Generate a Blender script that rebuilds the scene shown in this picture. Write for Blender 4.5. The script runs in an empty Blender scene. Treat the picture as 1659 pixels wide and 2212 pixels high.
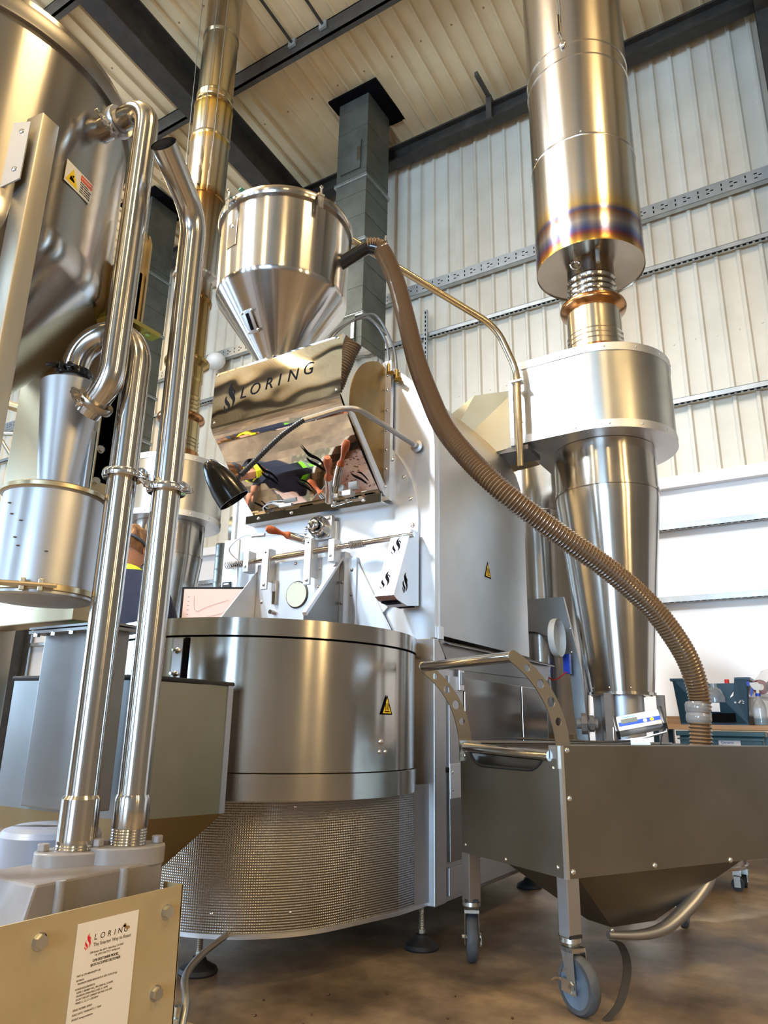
import bpy, bmesh, math, random
from mathutils import Vector, Matrix
random.seed(7)
sc = bpy.context.scene
COL = sc.collection
V = Vector
PI = math.pi

# ------------------------------------------------------------------ camera
T, A, R = math.radians(16.6), math.radians(32.0), math.radians(1.05)
fw = V((-math.sin(A)*math.cos(T), math.cos(A)*math.cos(T), math.sin(T)))
r0 = V((math.cos(A), math.sin(A), 0)); u0 = r0.cross(fw)
rt = r0*math.cos(R) + u0*math.sin(R); up = rt.cross(fw)
cd = bpy.data.cameras.new('camera'); cam = bpy.data.objects.new('camera', cd); COL.objects.link(cam)
cam.matrix_world = Matrix(((rt.x, up.x, -fw.x, 0), (rt.y, up.y, -fw.y, 0), (rt.z, up.z, -fw.z, .82), (0, 0, 0, 1)))
cd.sensor_fit = 'HORIZONTAL'; cd.sensor_width = 36; cd.lens = 1560/1659*36; cd.clip_start = .05; cd.clip_end = 100
sc.camera = cam
# ------------------------------------------------------------------ world, lamps, exposure
w = bpy.data.worlds.new('world'); sc.world = w; w.use_nodes = True
w.node_tree.nodes['Background'].inputs[0].default_value = (.62, .80, 1, 1)
w.node_tree.nodes['Background'].inputs[1].default_value = 1.0
sc.view_settings.view_transform = 'Standard'; sc.view_settings.look = 'None'
sc.view_settings.exposure = -0.06; sc.view_settings.gamma = 1; sc.view_settings.use_curve_mapping = False

def area(name, loc, target, sx, sy, power, color):
    l = bpy.data.lights.new(name, 'AREA'); l.shape = 'RECTANGLE'; l.size = sx; l.size_y = sy
    l.energy = power; l.color = color
    o = bpy.data.objects.new(name, l); COL.objects.link(o); o.location = loc
    o.rotation_euler = (V(target)-V(loc)).to_track_quat('-Z', 'Y').to_euler()
    return o
COOL = (.48, .72, 1.0); WARM = (1.0, .70, .33)
area('cool_fill_behind_camera', (1.4, -14.8, 2.5), (0.4, 0, 1.8), 5.0, 4.6, 2100, COOL)  # cool light added behind the camera for blue highlights; its door is assumed
for y0 in (-6.2, -3.2, -.2): area('added_left_strip_light', (-17.2, y0, 3.2), (-2.0, y0*.3+1.6, 1.8), .9, 5.2, 620, COOL)  # unseen narrow lights added for bluish vertical streaks on the steel
for x0 in (-10.5, -7.3, -4.4): area('added_front_strip_light', (x0, -14.8, 3.4), (-1.5+x0*.1, 2.0, 1.8), .45, 5.4, 420, COOL)  # more narrow cool lights added to stripe the pipes and tray, not real windows
area('added_roaster_beam', (-5.4, -3.2, 8.9), (-2.2, 2.9, 1.7), 1.0, 1.0, 270, (.80, .90, 1.0)).data.spread = math.radians(60)  # added beam that brightens the roaster front; the roof is closed there
area('added_roof_fill', (-6.2, 0.2, 8.9), (-3.2, 3.4, 1.0), 3.2, .9, 420, (.85, .93, 1.0))  # added overhead cool fill; the ceiling holds no rooflight
for y0, pw in ((1.05, 110), (-.25, 60)): area('added_warm_strip', (4.45, y0, 2.9), (-1.6, y0*.5+1.2, 1.2), .16, 3.2, pw, WARM)  # invented warm strips by the right wall, for gold bands on the tray
for lx, ly in ((-8.2, .8), (-3.4, .8), (2.4, 1.6), (-8.2, -4.6), (-1.6, -4.6), (3.0, -4.6), (-9.4, 4.6), (-13.5, -1.0), (-12.5, -8.5), (-4.0, -10.0)):
    area('high_bay_lamp', (lx, ly, 7.6), (lx, ly, 0), .20, 1.5, 155, WARM)
    area('added_ceiling_uplight', (lx, ly, 7.75), (lx, ly, 12), .20, 1.5, 48, (1, .76, .45))  # second light added above each lamp to warm the ceiling

# ------------------------------------------------------------------ materials
def nmat(name):
    m = bpy.data.materials.new(name); m.use_nodes = True
    nt = m.node_tree; b = nt.nodes['Principled BSDF']
    return m, nt, b
def plain(name, c, rough=.5, metal=0, spec=None, **kw):
    m, nt, b = nmat(name)
    b.inputs['Base Color'].default_value = (*c, 1); b.inputs['Roughness'].default_value = rough; b.inputs['Metallic'].default_value = metal
    for k, v in kw.items(): b.inputs[k.replace('_', ' ')].default_value = v
    return m
def noise(nt, scale=(1, 1, 1), s=5, detail=3, coord='Object', rough=.5):
    tc = nt.nodes.new('ShaderNodeTexCoord'); mp = nt.nodes.new('ShaderNodeMapping'); mp.inputs['Scale'].default_value = scale
    n = nt.nodes.new('ShaderNodeTexNoise'); n.inputs['Scale'].default_value = s; n.inputs['Detail'].default_value = detail; n.inputs['Roughness'].default_value = rough
    nt.links.new(tc.outputs[coord], mp.inputs[0]); nt.links.new(mp.outputs[0], n.inputs[0]); return n
def ramp(nt, src, stops):
    r = nt.nodes.new('ShaderNodeValToRGB'); nt.links.new(src, r.inputs[0])
    e = r.color_ramp.elements
    while len(e) < len(stops): e.new(.5)
    for i, (p, c) in enumerate(stops): e[i].position = p; e[i].color = (*c, 1)
    return r
def steel(name, c=(.60, .58, .55), rough=.28, aniso=0, streak=(1, 1, 60), wob=0.0, var=.06, rvar=.08, bump=.02):
    """brushed stainless: stretched grain in the roughness and relief"""
    m, nt, b = nmat(name); b.inputs['Metallic'].default_value = 1
    n = noise(nt, streak, 6, 4); g = noise(nt, (1, 1, 1), 2.2, 5)
    lo = tuple(max(0, x-var) for x in c); hi = tuple(min(1, x+var) for x in c)
    cr = ramp(nt, g.outputs[0], [(.3, lo), (.7, hi)]); nt.links.new(cr.outputs[0], b.inputs['Base Color'])
    rr = nt.nodes.new('ShaderNodeMapRange'); rr.inputs[3].default_value = rough-rvar/2; rr.inputs[4].default_value = rough+rvar
    nt.links.new(n.outputs[0], rr.inputs[0]); nt.links.new(rr.outputs[0], b.inputs['Roughness'])
    if aniso:
        b.inputs['Anisotropic'].default_value = aniso; b.inputs['Anisotropic Rotation'].default_value = .25
        tg = nt.nodes.new('ShaderNodeTangent'); tg.direction_type = 'RADIAL'; tg.axis = 'Z'; nt.links.new(tg.outputs[0], b.inputs['Tangent'])
    if bump or wob:
        bp = nt.nodes.new('ShaderNodeBump'); bp.inputs['Strength'].default_value = bump if bump else .0; bp.inputs['Distance'].default_value = .01
        nt.links.new(n.outputs[0], bp.inputs['Height']); nt.links.new(bp.outputs[0], b.inputs['Normal'])
        if wob:
            g2 = noise(nt, (1, 1, 1), 3.0, 1); b2 = nt.nodes.new('ShaderNodeBump'); b2.inputs['Strength'].default_value = wob; b2.inputs['Distance'].default_value = .02
            nt.links.new(g2.outputs[0], b2.inputs['Height']); nt.links.new(bp.outputs[0], b2.inputs['Normal']); nt.links.new(b2.outputs[0], b.inputs['Normal'])
    return m
def mirror_mat():
    m, nt, b = nmat('polished_steel'); b.inputs['Metallic'].default_value = 1; b.inputs['Roughness'].default_value = .035
    b.inputs['Base Color'].default_value = (.78, .76, .72, 1)
    g2 = noise(nt, (1, 1, 1.5), 2.6, 1); b2 = nt.nodes.new('ShaderNodeBump'); b2.inputs['Strength'].default_value = .16; b2.inputs['Distance'].default_value = .03
    nt.links.new(g2.outputs[0], b2.inputs['Height']); nt.links.new(b2.outputs[0], b.inputs['Normal']); return m
def patterned(name, c, rough, scale, strength, kind='weave', metal=1):
    m, nt, b = nmat(name); b.inputs['Metallic'].default_value = metal; b.inputs['Roughness'].default_value = rough
    g = noise(nt, (1, 1, 1), 2.5, 5)
    cr = ramp(nt, g.outputs[0], [(.3, tuple(x-.06 for x in c)), (.7, tuple(x+.05 for x in c))]); nt.links.new(cr.outputs[0], b.inputs['Base Color'])
    tc = nt.nodes.new('ShaderNodeTexCoord')
    if kind == 'weave':
        mp = nt.nodes.new('ShaderNodeMapping'); nt.links.new(tc.outputs['Object'], mp.inputs[0]); mp.inputs['Scale'].default_value = (scale,)*3
        vo = nt.nodes.new('ShaderNodeTexVoronoi'); vo.inputs['Scale'].default_value = 1; vo.inputs['Randomness'].default_value = 0.0
        nt.links.new(mp.outputs[0], vo.inputs[0]); src = vo.outputs[0]
    else:
        wv = nt.nodes.new('ShaderNodeTexWave'); wv.inputs['Scale'].default_value = scale; wv.bands_direction = 'Z'; nt.links.new(tc.outputs['Object'], wv.inputs[0]); src = wv.outputs[0]
    bp = nt.nodes.new('ShaderNodeBump'); bp.inputs['Strength'].default_value = strength; bp.inputs['Distance'].default_value = .004
    nt.links.new(src, bp.inputs['Height']); nt.links.new(bp.outputs[0], b.inputs['Normal']); return m
def heat_flue(name, bands):
    """stainless whose temper colours (straw, brown, blue) sit at given heights of the flue"""
    m, nt, b = nmat(name); b.inputs['Metallic'].default_value = 1; b.inputs['Roughness'].default_value = .25
    b.inputs['Anisotropic'].default_value = .6; b.inputs['Anisotropic Rotation'].default_value = .25
    tg = nt.nodes.new('ShaderNodeTangent'); tg.direction_type = 'RADIAL'; tg.axis = 'Z'; nt.links.new(tg.outputs[0], b.inputs['Tangent'])
    gp = nt.nodes.new('ShaderNodeNewGeometry'); sx = nt.nodes.new('ShaderNodeSeparateXYZ'); nt.links.new(gp.outputs['Position'], sx.inputs[0])
    n = noise(nt, (1, 1, 1), 3, 2)
    ad = nt.nodes.new('ShaderNodeMath'); ad.operation = 'MULTIPLY_ADD'; ad.inputs[1].default_value = .05; nt.links.new(n.outputs[0], ad.inputs[0]); nt.links.new(sx.outputs[2], ad.inputs[2])
    mr = nt.nodes.new('ShaderNodeMapRange'); z0, z1 = bands[0][0], bands[-1][0]
    mr.inputs[1].default_value = z0; mr.inputs[2].default_value = z1; nt.links.new(ad.outputs[0], mr.inputs[0])
    cr = ramp(nt, mr.outputs[0], [((z-z0)/(z1-z0), c) for z, c in bands]); nt.links.new(cr.outputs[0], b.inputs['Base Color'])
    return m
def speckled(name, stops, scale, detail=6, rough=.5, metal=0, stretch=(1, 1, 1), bump=0, rstops=None):
    m, nt, b = nmat(name); n = noise(nt, stretch, scale, detail, rough=.65)
    cr = ramp(nt, n.outputs[0], stops); nt.links.new(cr.outputs[0], b.inputs['Base Color']); b.inputs['Roughness'].default_value = rough; b.inputs['Metallic'].default_value = metal
    if bump:
        bp = nt.nodes.new('ShaderNodeBump'); bp.inputs['Strength'].default_value = bump; bp.inputs['Distance'].default_value = .01
        nt.links.new(n.outputs[0], bp.inputs['Height']); nt.links.new(bp.outputs[0], b.inputs['Normal'])
    if rstops:
        n2 = noise(nt, (1, 1, 1), 1.4, 4); mr = nt.nodes.new('ShaderNodeMapRange'); mr.inputs[3].default_value = rstops[0]; mr.inputs[4].default_value = rstops[1]
        nt.links.new(n2.outputs[0], mr.inputs[0]); nt.links.new(mr.outputs[0], b.inputs['Roughness'])
    return m

SS = steel('brushed_steel', rough=.30, bump=.01)
SSR = steel('round_brushed_steel', (.47, .44, .40), .20, .8, (1, 1, 260), bump=0, rvar=.03)
SSP = steel('pipe_steel', (.56, .54, .51), .15, .8, (1, 1, 200), bump=0, rvar=.03)
SSH = steel('hopper_steel', (.56, .54, .52), .17, .85, (1, 1, 260), bump=0, rvar=.03)
SSD = steel('dark_brushed_steel', (.27, .26, .25), .34, bump=.01)
SSC = steel('cart_steel', (.28, .262, .225), .36, 0, (60, 60, 1), var=.04, bump=.01)
SSL = steel('light_satin_steel', (.74, .75, .77), .38, 0, (1, 1, 1), bump=.02)
SSM = steel('matt_cast_steel', (.50, .50, .51), .42, 0, (1, 1, 1), bump=.01, var=.05)
SSC2 = steel('handle_plate_steel', (.46, .42, .35), .34, bump=.01)
CHROMED = steel('zinc_castor_steel', (.55, .54, .50), .3, bump=.01)
TAN = steel('straw_tinted_steel', (.55, .46, .30), .36, bump=.01)
MIR = mirror_mat()
OLV = steel('olive_tinted_steel', (.33, .31, .22), .42, bump=.01)
OLV2 = steel('olive_brown_steel', (.38, .31, .18), .42, bump=.01)
TANK_ = steel('smoked_steel', (.30, .25, .19), .22, bump=0)
DOORM = steel('brown_reflecting_door_steel', (.40, .36, .32), .15, 0, (1, 60, 1), wob=.12, bump=.004)
PAINTB = plain('blue_grey_enamel', (.26, .28, .34), .4)
GOLD = steel('gold_reflection_steel', (.28, .18, .035), .36, 0, (1, 1, 1), var=.1, bump=.02)  # golden reflection of the hood recess, put into the base colour
LINEN = patterned('linen_finish_steel', (.55, .55, .55), .30, 55, .12, 'wave')
def dimple():
    m, nt, b = nmat('dimpled_steel'); b.inputs['Metallic'].default_value = 1; b.inputs['Roughness'].default_value = .26; b.inputs['Base Color'].default_value = (.34, .31, .275, 1)
    uv = nt.nodes.new('ShaderNodeUVMap'); uv.uv_map = 'UVMap'; sp = nt.nodes.new('ShaderNodeSeparateXYZ'); nt.links.new(uv.outputs[0], sp.inputs[0])
    def M_(op, a, b_): 
        n = nt.nodes.new('ShaderNodeMath'); n.operation = op
        for k, v in ((0, a), (1, b_)):
            if v is None: continue
            if isinstance(v, (int, float)): n.inputs[k].default_value = v
            else: nt.links.new(v, n.inputs[k])
        return n.outputs[0]
    k = 2*PI/.0115
    su_ = M_('SINE', M_('MULTIPLY', M_('ADD', sp.outputs[0], sp.outputs[1]), k*.7), None); sv_ = M_('SINE', M_('MULTIPLY', M_('SUBTRACT', sp.outputs[0], sp.outputs[1]), k*.7), None)
    h = M_('MULTIPLY', su_, sv_); bp = nt.nodes.new('ShaderNodeBump'); bp.inputs['Strength'].default_value = .75; bp.inputs['Distance'].default_value = .0015
    nt.links.new(h, bp.inputs['Height']); nt.links.new(bp.outputs[0], b.inputs['Normal']); return m
DIMPLE = dimple()
GALV = speckled('galvanised_steel', [(.3, (.34, .37, .36)), (.5, (.42, .45, .44)), (.7, (.50, .53, .52))], 14, 5, .42, .75)
GALVD = speckled('dull_galvanised_duct', [(.3, (.10, .105, .085)), (.7, (.17, .175, .15))], 3, 4, .5, .5)
GIRT = speckled('galvanised_girt', [(.3, (.40, .44, .46)), (.7, (.55, .58, .60))], 8, 4, .4, .6)
BEAM = speckled('dark_painted_beam', [(.3, (.030, .027, .024)), (.6, (.055, .048, .042)), (.8, (.09, .08, .07))], 6, 6, .55, .2)
PURL = speckled('grey_purlin', [(.3, (.06, .055, .05)), (.7, (.10, .09, .08))], 6, 4, .5, .3)
BLACK = plain('black_rubber', (.012, .012, .013), .6)
BLKG = plain('black_gloss_paint', (.010, .010, .011), .18)
BLKP = plain('black_plastic', (.02, .02, .022), .35)
INK = plain('cut_out_black', (.004, .004, .005), .8, 0, Specular_IOR_Level=.05)
WHITE = plain('white_plastic', (.80, .80, .78), .4)
CREAM = speckled('cream_sheet_metal', [(.3, (.70, .54, .32)), (.7, (.78, .62, .39))], 2, 3, .45)
WALLM = speckled('off_white_sheet_metal', [(.3, (.62, .575, .48)), (.7, (.70, .655, .56))], 2, 3, .42)
FARW = speckled('far_wall_sheet', [(.3, (.22, .20, .17)), (.7, (.34, .31, .26))], .7, 5, .5)
BOARD = speckled('white_wall_board', [(.3, (.80, .79, .80)), (.7, (.88, .87, .88))], 1.2, 3, .5)
FLOOR = speckled('stained_concrete', [(.30, (.06, .04, .026)), (.43, (.135, .094, .06)), (.53, (.21, .15, .095)), (.70, (.40, .30, .19))], 2.6, 11, .4, 0, (1, 1, 1), .08, (.22, .6))
PAINTG = speckled('grey_enamel', [(.3, (.21, .185, .17)), (.7, (.26, .235, .22))], 9, 4, .38, 0, bump=.05)
PAINTL = speckled('pale_grey_enamel', [(.3, (.24, .22, .21)), (.7, (.29, .27, .255))], 9, 4, .35)
FRAMEM = speckled('tan_frame_metal', [(.3, (.44, .34, .19)), (.5, (.54, .43, .25)), (.7, (.60, .49, .31))], 3, 7, .45, .15)
ZINC = plain('zinc_bolt', (.68, .68, .62), .25, 1)
CHROME = plain('chrome', (.80, .80, .80), .10, 1)
BRASS = plain('brass', (.62, .42, .12), .28, 1)
COPPER = plain('heat_browned_steel', (.42, .20, .08), .22, 1)
WOOD = speckled('varnished_red_wood', [(.3, (.30, .06, .02)), (.6, (.52, .15, .06)), (.8, (.72, .30, .15))], 8, 4, .15, 0, (1, 1, .3))
BENCHW = speckled('bench_wood', [(.3, (.52, .28, .13)), (.7, (.66, .38, .19))], 4, 4, .5, 0, (.2, 3, 3))
HOSEM = plain('brown_hose', (.15, .088, .045), .24, 0, Coat_Weight=.35)
HOSER = plain('hose_ridge', (.36, .27, .15), .2, 0, Coat_Weight=.6)
TYRE = speckled('grey_rubber_tyre', [(.3, (.05, .055, .06)), (.7, (.10, .105, .11))], 12, 5, .6)
RIM = plain('blue_grey_wheel', (.12, .16, .21), .4)
CRATE = plain('dark_blue_plastic', (.012, .045, .075), .32)
BIN2 = plain('teal_plastic', (.02, .075, .095), .35)
RED = plain('red_plastic', (.65, .02, .02), .4)
BLUE = plain('blue_plastic', (.01, .06, .55), .35)
YEL = plain('sign_yellow', (.90, .62, .0), .4)
SIGNR = plain('sign_red', (.75, .10, .03), .4)
LABELW = speckled('label_paper', [(.3, (.86, .79, .70)), (.7, (.90, .84, .76))], 3, 2, .6)
PAPER = plain('white_paper', (.82, .82, .84), .6)
REDINK = plain('red_ink', (.80, .01, .03), .5)
HAIR = speckled('brown_hair', [(.35, (.07, .028, .010)), (.6, (.26, .12, .04)), (.8, (.50, .28, .10))], 30, 3, .45, 0, (1, 1, .35), .8)
SKIN = plain('skin', (.62, .30, .20), .5, 0, Subsurface_Weight=.1)
NAVY = speckled('navy_fleece', [(.3, (.006, .009, .028)), (.7, (.014, .018, .045))], 20, 4, .85, 0)
HIVIS = plain('hi_vis_fabric', (.30, .95, .02), .6)
HIVISY = plain('hi_vis_piping', (.80, .90, .02), .6)
REFLEX = plain('silver_reflective_tape', (.32, .33, .36), .35, .4)
TROU = plain('grey_work_trousers', (.10, .095, .09), .8)
MATM = plain('anti_fatigue_mat', (.10, .09, .06), .6)
BEANM = speckled('roasted_coffee', [(.3, (.035, .012, .006)), (.6, (.10, .035, .015)), (.8, (.22, .08, .035))], 60, 4, .3)
GLASSM = plain('clear_plastic', (.82, .86, .90), .08, 0, Transmission_Weight=.75, Alpha=.8)
LIQ = plain('pale_blue_liquid', (.25, .50, .62), .15, 0, Transmission_Weight=.3)
SIGHT = plain('cloudy_sight_glass', (.62, .62, .50), .25, .2)
SCRM, _nt, _b = nmat('lit_screen'); _b.inputs['Base Color'].default_value = (.5, .4, .38, 1); _b.inputs['Emission Color'].default_value = (1, .66, .54, 1); _b.inputs['Emission Strength'].default_value = .55
TEXTI = plain('pale_ink', (.45, .30, .28), .5)
S0 = (.60, .56, .50); STRAW = (.75, .52, .12); BROWN = (.30, .15, .04); BLU = (.10, .14, .35)
HOTA = heat_flue('tempered_flue_steel', [(3.0, (.60, .54, .44)), (3.70, (.60, .54, .44)), (3.79, STRAW), (3.86, (.32, .08, .05)), (3.90, BLU), (3.96, (.42, .40, .42)), (4.03, (.24, .13, .08)), (4.06, BLU), (4.09, (.62, .44, .16)), (4.22, S0), (9, S0)])
HOTB = heat_flue('tempered_thin_flue_steel', [(3.0, (.50, .42, .25)), (4.0, (.42, .28, .10)), (4.55, (.36, .22, .08)), (4.75, BROWN), (4.95, S0), (5.6, (.42, .33, .22)), (5.9, BROWN), (6.0, (.60, .50, .34)), (6.52, S0), (6.58, STRAW), (6.66, S0), (7.0, STRAW), (7.05, BROWN), (7.1, (.62, .5, .28)), (9, (.5, .47, .42))])

# ------------------------------------------------------------------ mesh helpers
class B:
    """collects shapes in world coordinates and links them as ONE mesh object"""
    def __init__(s): s.bm = bmesh.new()
    def poly(s, pts, d=None):
        vs = [s.bm.verts.new(V(p)) for p in pts]
        if d is None: s.bm.faces.new(vs); return s
        w2 = [s.bm.verts.new(V(p)+V(d)) for p in pts]
        n = len(vs); s.bm.faces.new(vs[::-1]); s.bm.faces.new(w2)
        for i in range(n): s.bm.faces.new((vs[i], vs[(i+1) % n], w2[(i+1) % n], w2[i]))
        return s
    def box(s, c, sz, rz=0, bev=0, M=None):
        r = bmesh.ops.create_cube(s.bm, size=1)['verts']
        m = Matrix.Translation(V(c)) @ (M if M is not None else Matrix.Rotation(rz, 4, 'Z')) @ Matrix.Diagonal((*sz, 1))
        bmesh.ops.transform(s.bm, matrix=m, verts=r)
        if bev:
            es = list({e for v in r for e in v.link_edges}); bmesh.ops.bevel(s.bm, geom=es, offset=bev, segments=2, affect='EDGES', profile=.6)
        return s
    def bb(s, a, b, bev=0):
        a, b = V(a), V(b); return s.box((a+b)/2, tuple(abs(x) for x in (b-a)), 0, bev)
    def cyl(s, p0, p1, r, n=20, r2=None, caps=True):
        p0, p1 = V(p0), V(p1); d = p1-p0; L = d.length
        q = d.to_track_quat('Z', 'Y').to_matrix().to_4x4()
        rr = bmesh.ops.create_cone(s.bm, cap_ends=caps, cap_tris=False, segments=n, radius1=r, radius2=r if r2 is None else r2, depth=L)['verts']
        bmesh.ops.transform(s.bm, matrix=Matrix.Translation((p0+p1)/2) @ q, verts=rr); return s
    def lathe(s, prof, c=(0, 0, 0), n=48, M=None, a0=0, a1=2*PI, close=False):
        """prof: (radius, z) list; revolve about Z at c"""
        if n >= 24 and not close:
            q = [prof[0]]
            for (r1, z1), (r2, z2) in zip(prof, prof[1:]):
                L_ = math.hypot(r2-r1, z2-z1)
                if L_ > .08: q += [(r1+(r2-r1)*.008/L_, z1+(z2-z1)*.008/L_), (r2-(r2-r1)*.008/L_, z2-(z2-z1)*.008/L_)]
                q.append((r2, z2))
            prof = q
        full = abs(a1-a0-2*PI) < 1e-6; k = n if full else n+1; rings = []
        M = M or Matrix.Identity(4)
        for i in range(k):
            a = a0+(a1-a0)*i/n; rings.append([s.bm.verts.new(M @ V((r*math.cos(a), r*math.sin(a), z))+V(c)) for r, z in prof])
        m = len(prof)
        for i in range(n):
            x, y = rings[i], rings[(i+1) % k]
            for j in range(m if close else m-1):
                j2 = (j+1) % m; s.bm.faces.new((x[j], y[j], y[j2], x[j2]))
        return s
    def ball(s, c, r, n=16, sc_=(1, 1, 1)):
        rr = bmesh.ops.create_uvsphere(s.bm, u_segments=n, v_segments=max(6, n//2), radius=r)['verts']
        bmesh.ops.transform(s.bm, matrix=Matrix.Translation(V(c)) @ Matrix.Diagonal((*sc_, 1)), verts=rr); return s
    def tube(s, pts, r, n=16, sub=6, caps=True, ridge=None, spline=True):
        P = catmull(pts, sub) if spline else [V(p) for p in pts]
        if ridge: P = resample(P, ridge[0])
        t0 = (P[1]-P[0]).normalized(); u = t0.orthogonal().normalized(); rings = []
        for i, p in enumerate(P):
            t = (P[min(i+1, len(P)-1)]-P[max(i-1, 0)]).normalized()
            u = (u-t*u.dot(t)).normalized(); v = t.cross(u)
            rad = r if not callable(r) else r(i/(len(P)-1))
            if ridge: rad = rad+ridge[1]*(1 if i % 2 else -1)
            rings.append([s.bm.verts.new(p+(u*math.cos(2*PI*k/n)+v*math.sin(2*PI*k/n))*rad) for k in range(n)])
        for i in range(len(rings)-1):
            for k in range(n): s.bm.faces.new((rings[i][k], rings[i][(k+1) % n], rings[i+1][(k+1) % n], rings[i+1][k]))
        if caps: s.bm.faces.new(rings[0][::-1]); s.bm.faces.new(rings[-1])
        return s
    def holed(s, outer, holes, org, u, v, th):
        """flat plate with round holes: outer 2-D polygon, holes (x, y, r); extruded by th along u x v"""
        u, v, org = V(u), V(v), V(org); nrm = u.cross(v)
        t = bmesh.new(); es = []
        def loop(p2):
            vs = [t.verts.new(org+u*x+v*y) for x, y in p2]
            for i in range(len(vs)): es.append(t.edges.new((vs[i], vs[(i+1) % len(vs)])))
        loop(outer)
        for x, y, r in holes: loop([(x+r*math.cos(2*PI*k/20), y+r*math.sin(2*PI*k/20)) for k in range(20)])
        bmesh.ops.triangle_fill(t, use_beauty=True, use_dissolve=False, edges=es)
        g = bmesh.ops.extrude_face_region(t, geom=list(t.faces))
        bmesh.ops.translate(t, vec=nrm*th, verts=[x for x in g['geom'] if isinstance(x, bmesh.types.BMVert)])
        bmesh.ops.recalc_face_normals(t, faces=t.faces); me = bpy.data.meshes.new('tmp'); t.to_mesh(me); t.free(); s.bm.from_mesh(me); bpy.data.meshes.remove(me)
        return s
def catmull(pts, sub):
    P = [V(p) for p in pts]; out = []
    if len(P) < 3: return P
    for i in range(len(P)-1):
        a, b, c, d = P[max(i-1, 0)], P[i], P[i+1], P[min(i+2, len(P)-1)]
        for k in range(sub):
            t = k/sub; out.append(.5*((2*b)+(c-a)*t+(2*a-5*b+4*c-d)*t*t+(3*b-a-3*c+d)*t**3))
    out.append(P[-1]); return out
def resample(P, step):
    out = [P[0]]; acc = 0
    for i in range(len(P)-1):
        seg = (P[i+1]-P[i]).length; pos = step-acc
        while pos <= seg: out.append(P[i].lerp(P[i+1], pos/seg)); pos += step
        acc = (acc+seg) % step
    return out
def bend(pts, r, seg=8):
    """polyline with rounded corners of radius r"""
    P = [V(p) for p in pts]; out = [P[0]]
    for i in range(1, len(P)-1):
        a, b, c = P[i-1], P[i], P[i+1]; d1 = (a-b).normalized(); d2 = (c-b).normalized()
        ang = d1.angle(d2); t = min(r/math.tan(ang/2), (a-b).length*.5, (c-b).length*.5)
        p, q = b+d1*t, b+d2*t
        for k in range(seg+1):
            f = k/seg; out.append((p*(1-f)+b*f)*(1-f)+(b*(1-f)+q*f)*f)
    out.append(P[-1]); return out
def root_of(p):
    while p is not None and p.parent: p = p.parent
    return p
def link(name, me, parent, at):
    o = bpy.data.objects.new(name, me); COL.objects.link(o); off = root_of(parent).location if parent else V((0, 0, 0))
    if parent: o.parent = parent
    pl = V((0, 0, 0)); q = parent
    while q is not None and q.parent: pl += q.location; q = q.parent
    o.location = (V(at)-off-pl) if at is not None else V((0, 0, 0))-(pl if parent else V((0, 0, 0)))
    return o
def part(name, b, mat, parent=None, smooth=False, at=None, bev=0, kind=None, label=None, ang=35):
    """at: mesh is local to that world point; else the mesh is in world coordinates"""
    bm = b.bm; off = root_of(parent).location if parent else V((0, 0, 0))
    if at is None and parent: bmesh.ops.translate(bm, vec=-off, verts=bm.verts)
    bmesh.ops.recalc_face_normals(bm, faces=bm.faces)
    me = bpy.data.meshes.new(name); bm.to_mesh(me); bm.free(); me.materials.append(mat)
    if smooth:
        for p in me.polygons: p.use_smooth = True
        me.set_sharp_from_angle(angle=math.radians(ang))
    o = link(name, me, parent, at)
    if bev:
        m = o.modifiers.new('bevel', 'BEVEL'); m.width = bev; m.segments = 2; m.limit_method = 'ANGLE'; m.angle_limit = math.radians(50)
    if kind: o['kind'] = kind
    if label: o['label'] = label
    return o
def thing(name, label, cat, loc=(0, 0, 0), group=None):
    o = bpy.data.objects.new(name, None); COL.objects.link(o); o.location = loc; o.empty_display_size = .1
    o['label'] = label; o['category'] = cat
    if group: o['group'] = group
    return o
def tag(o, label, cat, group=None):
    o['label'] = label; o['category'] = cat
    if group: o['group'] = group
    return o
def solo(name, b, mat, label, cat, group=None, **k):
    return tag(part(name, b, mat, **k), label, cat, group)
def struct(name, b, mat, parent=None, **k):
    o = part(name, b, mat, parent, **k)
    if not parent: o['kind'] = 'structure'
    return o
def copy_tree(o, off=(0, 0, 0), parent=None):
    c = o.copy(); COL.objects.link(c)
    if parent is None: c.location = o.location+V(off)
    else: c.parent = parent
    for ch in list(o.children): copy_tree(ch, off, c)
    return c
_shared = {}
def shared(key, build, mat, smooth=True):
    if key not in _shared:
        b = build(); bmesh.ops.recalc_face_normals(b.bm, faces=b.bm.faces); me = bpy.data.meshes.new(key); b.bm.to_mesh(me); b.bm.free(); me.materials.append(mat)
        if smooth:
            for p in me.polygons: p.use_smooth = True
            me.set_sharp_from_angle(angle=math.radians(35))
        _shared[key] = me
    return _shared[key]
def bolt(parent, pos, nrm, r=.008, kind='dome', mat=None):
    mat = mat or CHROME
    def dome(): return B().lathe([(0, .55), (.45, .5), (.85, .25), (1, 0), (1, -.2)], n=12)
    def hexb(): return B().cyl((0, 0, 0), (0, 0, .8), 1, 6).cyl((0, 0, -.15), (0, 0, 0), 1.25, 14)
    me = shared(kind+mat.name, dome if kind == 'dome' else hexb, mat)
    o = link('bolt', me, parent, pos); o.scale = (r, r, r)
    o.rotation_euler = V(nrm).to_track_quat('Z', 'Y').to_euler(); return o
def rot_z_to(n): return V(n).to_track_quat('Z', 'Y').to_matrix().to_4x4()
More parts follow.
